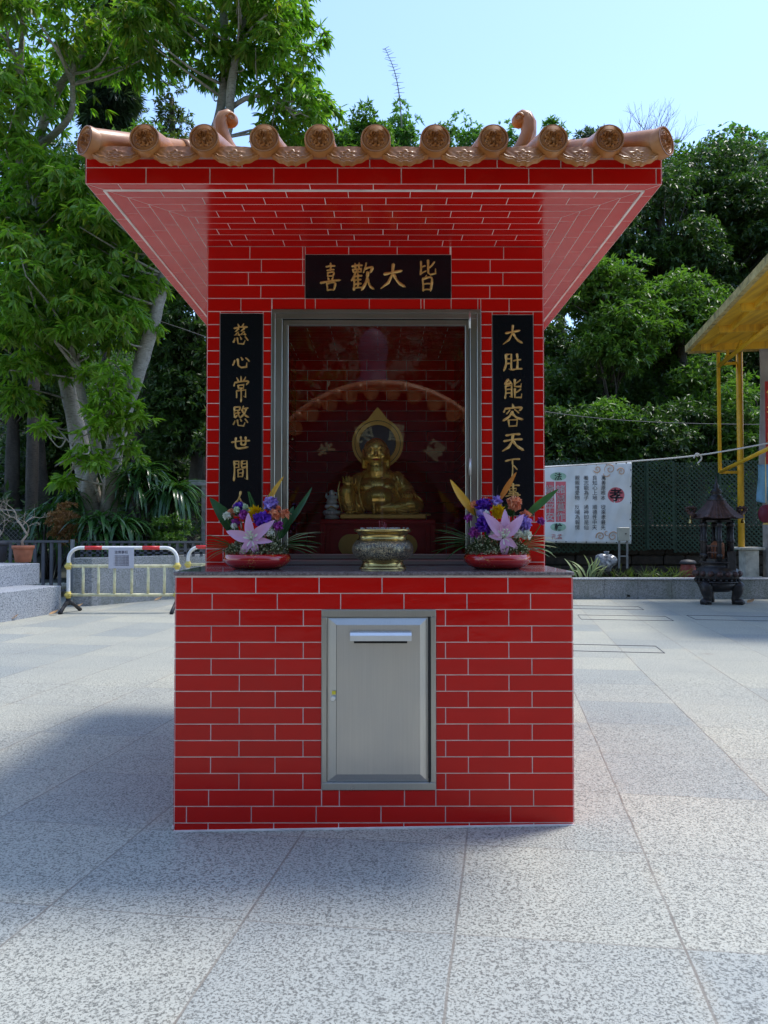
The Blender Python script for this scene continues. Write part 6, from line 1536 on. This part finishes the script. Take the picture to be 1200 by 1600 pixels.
# roof: ribbed hexagon with lifted corners
mb = MB(); n_ = 96; prof = [(36.5, 811), (31, 806), (25, 800), (19, 793), (14.5, 786), (12, 781)]; vs = []; fs = []
for j, (r_, py) in enumerate(prof):
    for i in range(n_):
        a = 2*math.pi*i/n_; hx6 = abs(((a + .28) / (math.pi/3)) % 1 - .5) * 2; lift = (hx6 ** 3) * (1 - j/5) * 3.0; rr = r_ * (1 + .10 * hx6 ** 2 * (1 - j/6)) * (1 + .010*math.cos(a*36)); vs.append((BX + rr*kq*math.cos(a), BY + rr*kq*math.sin(a), H_(py - lift - .9*abs(math.cos(a*18)))))
for j in range(5):
    for i in range(n_): q_ = j*n_ + i; w_ = j*n_ + (i+1) % n_; fs.append((q_, w_, w_ + n_, q_ + n_))
mb.add(vs, fs, 0, True); mb.lathe([(2*kq, H_(808)), (36*kq, H_(811))], (BX, BY, 0), 6, closed=False); at(mb, 'roof', M['bronze_red'], bur)
mb = MB(); mb.lathe([(13*kq, H_(783)), (14*kq, H_(781)), (11*kq, H_(779)), (10*kq, H_(776)), (7.5*kq, H_(775)), (7.5*kq, H_(771)), (9.5*kq, H_(769)), (7*kq, H_(765.5)), (3.5*kq, H_(763)), (4.5*kq, H_(759)), (2*kq, H_(755)), (1.3*kq, H_(750)), (.4*kq, H_(743))], (BX, BY, 0), 24); at(mb, 'finial', M['bronze'], bur)
for i in range(6):
    a = i * math.pi / 3 + .28 + math.pi / 6 - .52; 
for sx, py in ((-1, 800), (1, 800)):
    for dy in (0,):
        c_ = Vector((BX + sx*40*kq, BY, H_(800))); mb = MB(); mb.tube([(BX + sx*32*kq, BY, H_(806)), (BX + sx*37*kq, BY, H_(806)), tuple(c_)], [.03, .04, .05], 8)
        for t in np.linspace(0, 2*math.pi, 7)[:-1]: mb.ball(c_ + Vector((.055*math.cos(t), 0, .03 + .035*math.sin(t))), .033, 8, 6)
        mb.box(c_ + Vector((0, 0, .065)), (.17, .07, .02), bev=.006); at(mb, 'dragon_bracket', M['bronze_red'], bur)
        mb = MB(); z0 = H_(813); xb2 = BX + sx*41*kq; mb.tube([(xb2, BY, H_(803)), (xb2, BY, z0 + .02)], .005, 5); mb.lathe([(.012, z0 + .02), (.022, z0), (.03, z0 - .04), (.034, z0 - .045)], (xb2, BY, 0), 12); at(mb, 'bell', M['brass'], bur)

# ------------------------------------------------------------------ yellow canopy shelter
m = NM('mustard_sheet', rough=.5); co = m.pos(); n_1 = m.noise(co, 1.6, 5, .65); st = m.noise(m.scalev(co, (6, .5, 1)), 2, 3, .6)
m.set('color', m.mix(m.ramp(st, [(.45, (0,) * 3), (.7, (.6,) * 3)]), m.ramp(n_1, [(.3, (.62, .34, .02)), (.7, (.80, .50, .04))]), (.30, .14, .03))); M['mustard'] = m.m
m = NM('mossy_edge', rough=.9); co = m.pos(); n_1 = m.noise(co, 7, 5, .75)
m.set('color', m.ramp(n_1, [(.32, (.10, .10, .06)), (.48, (.40, .31, .12)), (.68, (.56, .45, .20))])); m.bump(n_1, .6, .02); M['mossy'] = m.m
M['yellow'] = simple('yellow_painted_steel', (.66, .38, .02), .4, var=.2, scale=5)
YCF = 13.0; cA = P(1076, 549, YCF); zc_ = cA.z; dirn = Vector((.178, 1, 0)).normalized(); rgt = Vector((1, -.178, 0)).normalized()
cB = cA - dirn * 4.5
can = root_at('canopy_shelter', (cA.x + 1, cA.y, 0), 'yellow steel canopy shelter with a moss-edged flat roof at the right edge', 'shelter')
mb = MB(); poly = [cB, cA, cA + rgt * 6, cB + rgt * 6]; mb.prism([(p.x, p.y) for p in poly], (0, 0, zc_), (1, 0, 0), (0, 1, 0), (0, 0, 1), .03); at(mb, 'roof_sheet', M['mustard'], can)
mb = MB(); mb.bar(cB + Vector((0, 0, .045)) - rgt * .02, cA + Vector((0, 0, .045)) - rgt * .02 + dirn * .02, .07, .11); mb.bar(cA + Vector((0, 0, .045)) + dirn * .03, cA + rgt * 6 + Vector((0, 0, .045)) + dirn * .03, .07, .15); at(mb, 'roof_edge', M['mossy'], can)
mb = MB()
k_ = 0
while k_ < 4.4: mb.bar(cA - dirn * (.45 + k_) + Vector((0, 0, -.05)) + rgt * .1, cA - dirn * (.45 + k_) + rgt * 6 + Vector((0, 0, -.05)), .06, .10); k_ += 1.15
mb.bar(cA + rgt * .28 + Vector((0, 0, -.035)) - dirn * .1, cB + rgt * .28 + Vector((0, 0, -.035)), .05, .07); mb.bar(cA + rgt * 1.3 + Vector((0, 0, -.06)) - dirn * .1, cB + rgt * 1.3 + Vector((0, 0, -.06)), .06, .12); at(mb, 'beams', M['mustard'], can)
YPp = 12.95
def Q(px, py, dy=0): return P(px, py, YPp + dy)
pc = root_at('concrete_pedestal', (P(1171, 905, YPp).x, YPp, zW - .05), 'whitewashed concrete pedestal carrying the yellow post right of the burner', 'pedestal'); ctr = P(1170, 870, YPp)
mb = MB(); zz0, zz1 = zW - .05, Q(1170, 855).z; mb.box((ctr.x, YPp, (zz0 + zz1) / 2 - .02), (.24, .24, zz1 - zz0 - .04), bev=.015); mb.box((ctr.x, YPp, zz1 - .02), (.40, .34, .045), bev=.01); mb.box((ctr.x, YPp, zz0 + .03), (.32, .3, .06), bev=.01); at(mb, 'shaft', simple('whitewashed_concrete', (.42, .41, .36), .85, var=.35, scale=8, bumpy=.4), pc)
mb = MB(); mb.tube([(Q(1158.5, 855).x, YPp, zz1), (Q(1158.5, 855).x, YPp, zc_)], .052, 14); at(mb, 'post', M['yellow'], can)
mb = MB(); mb.bar(Q(1122, 542), Q(1125, 738), .045); mb.bar(Q(1125, 738), Q(1158, 738), .045); mb.bar(Q(1123, 569), Q(1156, 567), .045); at(mb, 'hanging_frame', M['yellow'], can)
mb = MB(); mb.tube([Q(1123, 572), Q(1215, 498, -2.2)], .035, 8); mb.tube([Q(1126, 737), Q(1215, 694, -2.2)], .032, 8)
for t, y2 in ((.18, 545), (.42, 520), (.72, 480)): a_ = Q(1123, 572).lerp(Q(1215, 498, -2.2), t); mb.bar(a_, (a_.x, a_.y, zc_ - .05), .035)
for t in (.1, .3, .55, .8): a_ = Q(1123, 572).lerp(Q(1215, 498, -2.2), t); b4 = Q(1123, 572).lerp(Q(1215, 498, -2.2), t + .12); mb.bar(a_, (b4.x, b4.y, zc_ - .05), .02)
at(mb, 'truss', M['yellow'], can)
# hanging drape, red sign, blue sheet at right edge
def sheet(name, px0, px1, py0, py1, D_, mat, label, cat, wob=.03):
    a_, b3 = P(px0, py0, D_), P(px1, py1, D_); vs = []; fs = []; nx, nz = 24, 24
    for j in range(nz + 1):
        for i in range(nx + 1): u, v = i / nx, j / nz; vs.append((a_.x + (b3.x - a_.x) * (u + .02 * math.sin(v * 5)), D_ + wob * math.sin(u * 16 + v * 2) * (.4 + v), a_.z + (b3.z - a_.z) * v - .03 * math.sin(u * 9) * v))
    for j in range(nz):
        for i in range(nx): q_ = j * (nx + 1) + i; fs.append((q_, q_ + 1, q_ + nx + 2, q_ + nx + 1))
    mb = MB(); mb.add(vs, fs, 0, True); o = mb.build(name, mat); s_ = o.modifiers.new('s', 'SOLIDIFY'); s_.thickness = .008; return tag(o, label, cat)
sheet('canvas_drape', 1186, 1260, 538, 760, 12.6, simple('grey_canvas', (.36, .34, .33), .8, var=.15), 'grey canvas drape hanging from the canopy at the right edge', 'drape')
sheet('blue_sheet', 1184, 1230, 726, 783, 12.45, simple('blue_sheet', (.16, .36, .52), .6, var=.25), 'pale blue plastic sheet at the foot of the grey drape', 'sheet')
rs = root_at('red_sign', P(1212, 725, 12.3), 'tall red hanging sign with gold characters at the right edge', 'sign'); a_, b3 = P(1195.5, 596, 12.3), P(1235, 725, 12.3)
mb = MB(); mb.box(((a_.x + b3.x) / 2, 12.3, (a_.z + b3.z) / 2), (b3.x - a_.x, .02, a_.z - b3.z)); at(mb, 'board', simple('sign_red', (.45, .02, .02), .5), rs)
mb = MB(); [put_text(mb, c_, (a_.x + .10, 12.288, a_.z - .25 - i * .24), .17, bold=.004) for i, c_ in enumerate('佛光普照')]; at(mb, 'lettering', M['gold_paint'], rs)
ln = P(1197, 803, 12.2); lr = root_at('red_lantern', ln, 'dark red round lantern at the right edge below the blue sheet', 'lantern'); mb = MB(); mb.ball(ln, (.12, .12, .15), 20, 14); at(mb, 'shade', simple('maroon_cloth', (.16, .01, .03), .6), lr); mb = MB(); mb.tube([ln + Vector((0, 0, .14)), ln + Vector((0, 0, .9))], .006, 5); mb.lathe([(.04, -.14), (.05, -.17)], tuple(ln), 12); at(mb, 'cord', M['gold_paint'], lr)
wp = root_at('white_pillar', (P(1205, 900, 12.9).x, 12.9, 0), 'pale painted pillar at the right edge behind the drape', 'pillar'); mb = MB(); mb.box((P(1206, 900, 12.9).x, 12.9, zc_ / 2), (.2, .2, zc_), bev=.01); at(mb, 'shaft', M['concrete'], wp)
# rope with a knot, and two thin cables
def cable(name, pts, r_, mat, label, cat, sag=0): mb = MB(); mb.tube(bez(pts, 8), r_, 6); return tag(mb.build(name, mat), label, cat)
M['rope'] = simple('white_rope', (.62, .60, .56), .8)
ro = root_at('rope', P(1000, 722, 13.2), 'white rope strung from the banner top to the canopy, knotted midway', 'rope'); mb = MB(); mb.tube(bez([P(800, 733, 13.45), P(900, 727, 13.45), P(986, 721, 13.4), P(1090, 711.5, 12.8), P(1215, 690, 11.8)], 8), .014, 6); at(mb, 'line', M['rope'], ro)
mb = MB(); mb.tube(bez([P(1084, 716, 12.78), P(1088, 709, 12.75), P(1094, 711, 12.72), P(1096, 717, 12.75), P(1090, 724, 12.75)], 5), .013, 6); mb.ball(P(1090, 711, 12.76), .03, 8, 6); at(mb, 'knot', M['rope'], ro)
M['cable'] = simple('dull_cable', (.10, .10, .11), .6)
cable('overhead_cable', [P(800, 636, 15), P(930, 653, 15), P(1060, 661, 15), P(1230, 664, 14.5)], .007, M['cable'], 'thin dark cable crossing the trees right of the shrine', 'cable')
cable('overhead_cable', [P(180, 480, 15), P(262, 506, 15), P(340, 533, 15)], .008, M['cable'], 'thin grey cable crossing the dark trees left of the shrine', 'cable')

# drain covers in the paving and fallen leaves
random.seed(50)
for px, py, w_, h2, lab in ((960, 1013.5, .82, .42, 'nearest framed stone drain cover right of the shrine'), (975, 965.5, 1.1, .5, 'middle framed stone drain cover in the right paving'), (945, 949.5, 1.0, .45, 'farthest framed stone drain cover near the planter wall'), (1145, 966, 1.0, .5, 'framed stone drain cover in front of the bronze burner')):
    c = PG(px, py); mb = MB(); a = R(-9.1); e1 = Vector((math.cos(a), math.sin(a), 0)); e2 = Vector((-math.sin(a), math.cos(a), 0)); c.z = .002
    for s_ in (-1, 1): mb.bar(c + e2 * s_ * h2 / 2 - e1 * w_ / 2, c + e2 * s_ * h2 / 2 + e1 * w_ / 2, .006, .006); mb.bar(c + e1 * s_ * w_ / 2 - e2 * h2 / 2, c + e1 * s_ * w_ / 2 + e2 * h2 / 2, .006, .005)
    tag(mb.build('drain_cover', M['rail']), lab, 'drain cover')
lf = petal_mat('fallen_leaf', (.42, .24, .10), (.60, .40, .22), .1)
for px, py, lab in ((12, 968, 'curled dry leaf at the foot of the granite step, leftmost'), (76, 960, 'pale dry leaf lying by the end of the granite step'), (116, 949, 'small dry leaf near the left foot of the barrier'), (241, 938, 'orange dry leaf behind the barrier near the wall'), (175, 942, 'tiny dry leaf under the middle of the barrier'), (1167, 942, 'dry leaf on the paving right of the bronze burner')):
    c = PG(px, py, .012); mb = MB(); petal_mb(mb, c, (1, .3, .05), (0, -.3, 1), .13, .08, -.5, 6, 0, .5); tag(mb.build('fallen_leaf', lf), lab, 'leaf', 'fallen leaves on the paving')

# ------------------------------------------------------------------ behind the camera: arched gate and figure that the window mirrors
YG = -3.1; GZ = 1.30; GX = .03
gt = root_at('arched_gate', (GX, YG, 0), 'arched gate wall with a curved tile coping and gilt characters facing the shrine', 'gate')
M['gate_red'] = simple('dark_red_plaster', (.045, .008, .010), .6, var=.2)
RO, RI = 1.62, .80; mb = MB(); arc = [(RO * math.cos(t), GZ + RO * math.sin(t)) for t in np.linspace(math.pi, 0, 40)]; arci = [(RI * math.cos(t), GZ + RI * math.sin(t)) for t in np.linspace(math.pi, 0, 40)]
for i in range(39):
    q_ = [arc[i], arc[i + 1], arci[i + 1], arci[i]]; mb.prism(q_, (GX, YG, 0), (1, 0, 0), (0, 0, 1), (0, -1, 0), .3)
for sx in (-1, 1): mb.box((GX + sx * (RO + RI) / 2, YG - .15, GZ / 2), (RO - RI, .3, GZ))
at(mb, 'wall', M['gate_red'], gt)
for sx in (-1, 1):
    mb = MB(); mb.box((GX + sx * (RI / 2 + .003), YG - .22, (GZ + RI) / 2), (RI - .006, .05, GZ + RI), bev=.004); at(mb, 'door', simple('added_dark_gate_fill', (.02, .006, .005), .6), gt)  # dark leaves added to fill the opening, hiding the statue body from the glass
mb = MB(); pts = [(GX + (RO + .08) * math.cos(t), YG + .03, GZ + (RO + .08) * math.sin(t)) for t in np.linspace(math.pi * .98, .06, 60)]; mb.tube(pts, .05, 10); mb.tube([(x * 1.0, y - .25, z + .05) for x, y, z in pts], .07, 10); at(mb, 'ridge', M['terracotta'], gt)
for i in range(18):
    t = math.pi * (i + .5) / 18; c_ = Vector((GX + (RO + .02) * math.cos(t), YG + .12, GZ + (RO + .02) * math.sin(t))); u_ = Vector((-math.sin(t), 0, math.cos(t))); w_ = Vector((math.cos(t), 0, math.sin(t)))
    mb = MB(); mb.prism([(-.11, .02), (-.10, -.06), (-.06, -.12), (0, -.145), (.06, -.12), (.10, -.06), (.11, .02)], c_, u_, w_, (0, -1, 0), .1); at(mb, 'drip_tile', M['terracotta'], gt)
    t2 = math.pi * i / 18 + .001; c_ = Vector((GX + (RO + .05) * math.cos(t2), YG + .18, GZ + (RO + .05) * math.sin(t2))); mb = MB(); mb.tube([c_, c_ - Vector((0, .3, 0))], .055, 14); at(mb, 'cover_tile', M['terracotta'], gt)
M['gilt_flat'] = simple('pale_gold_paint', (.60, .46, .22), .5)
for ch, ang in (('聖', 52), ('昌', 80), ('明', 102), ('步', 130)):
    t = R(ang); rr = 1.12; c_ = Vector((GX + rr * math.cos(t), YG + .012, GZ - .02 + rr * math.sin(t))); u_ = Vector((-math.sin(t), 0, math.cos(t))) ; w_ = Vector((math.cos(t), 0, math.sin(t)))
    mb = MB(); put_text(mb, ch, c_ - w_ * .09, .24, U=tuple(u_), V=tuple(w_), bold=.008); at(mb, 'lettering', M['gilt_flat'], gt)
st_ = root_at('robed_statue', (0 - .15, -8.2, 0), 'tall hooded stone statue on a plinth beyond the arched gate', 'statue'); mb = MB()
mb.lathe([(.9, 0), (.9, 1.2), (.75, 1.3), (.70, 1.9), (.62, 2.8), (.55, 3.5), (.40, 3.95), (.26, 4.15), (.25, 4.4), (.30, 4.65), (.26, 4.9), (.15, 5.05), (.02, 5.1)], (-.15, -8.2, 0), 28); at(mb, 'body', simple('violet_grey_stone', (.07, .055, .08), .6, var=.2), st_)
random.seed(60); rng = np.random.default_rng(60)
for i, (x_, y_, h2, w_) in enumerate(((-9, -15, 12, 5), (-3.5, -17, 13, 5.5), (2.5, -16, 12.5, 5), (8.5, -15, 12, 5), (14, -13, 10, 5), (-14, -12, 10, 5))):
    bl_ = [((x_ + random.uniform(-1.5, 1.5), y_, h2 * f), (w_ * .62, 2, h2 * .2), 90, .7, 11) for f in (.2, .35, .5, .68, .85)]
    tree('broadleaf_tree', (x_, y_, 0), ['dark tree behind the gate, far left', 'dark tree behind the gate, left of the statue', 'dark tree right behind the robed statue', 'dark tree behind the gate, right side', 'dark tree at the far right behind the gate', 'dark tree at the far left behind the gate edge'][i], bl_, M['leaf_dark'], M['bark_dark'], 6, .30, .12, .3, auto=(x_, y_, h2 * .75), r0=.25, group='trees behind the arched gate', twigs=.1)
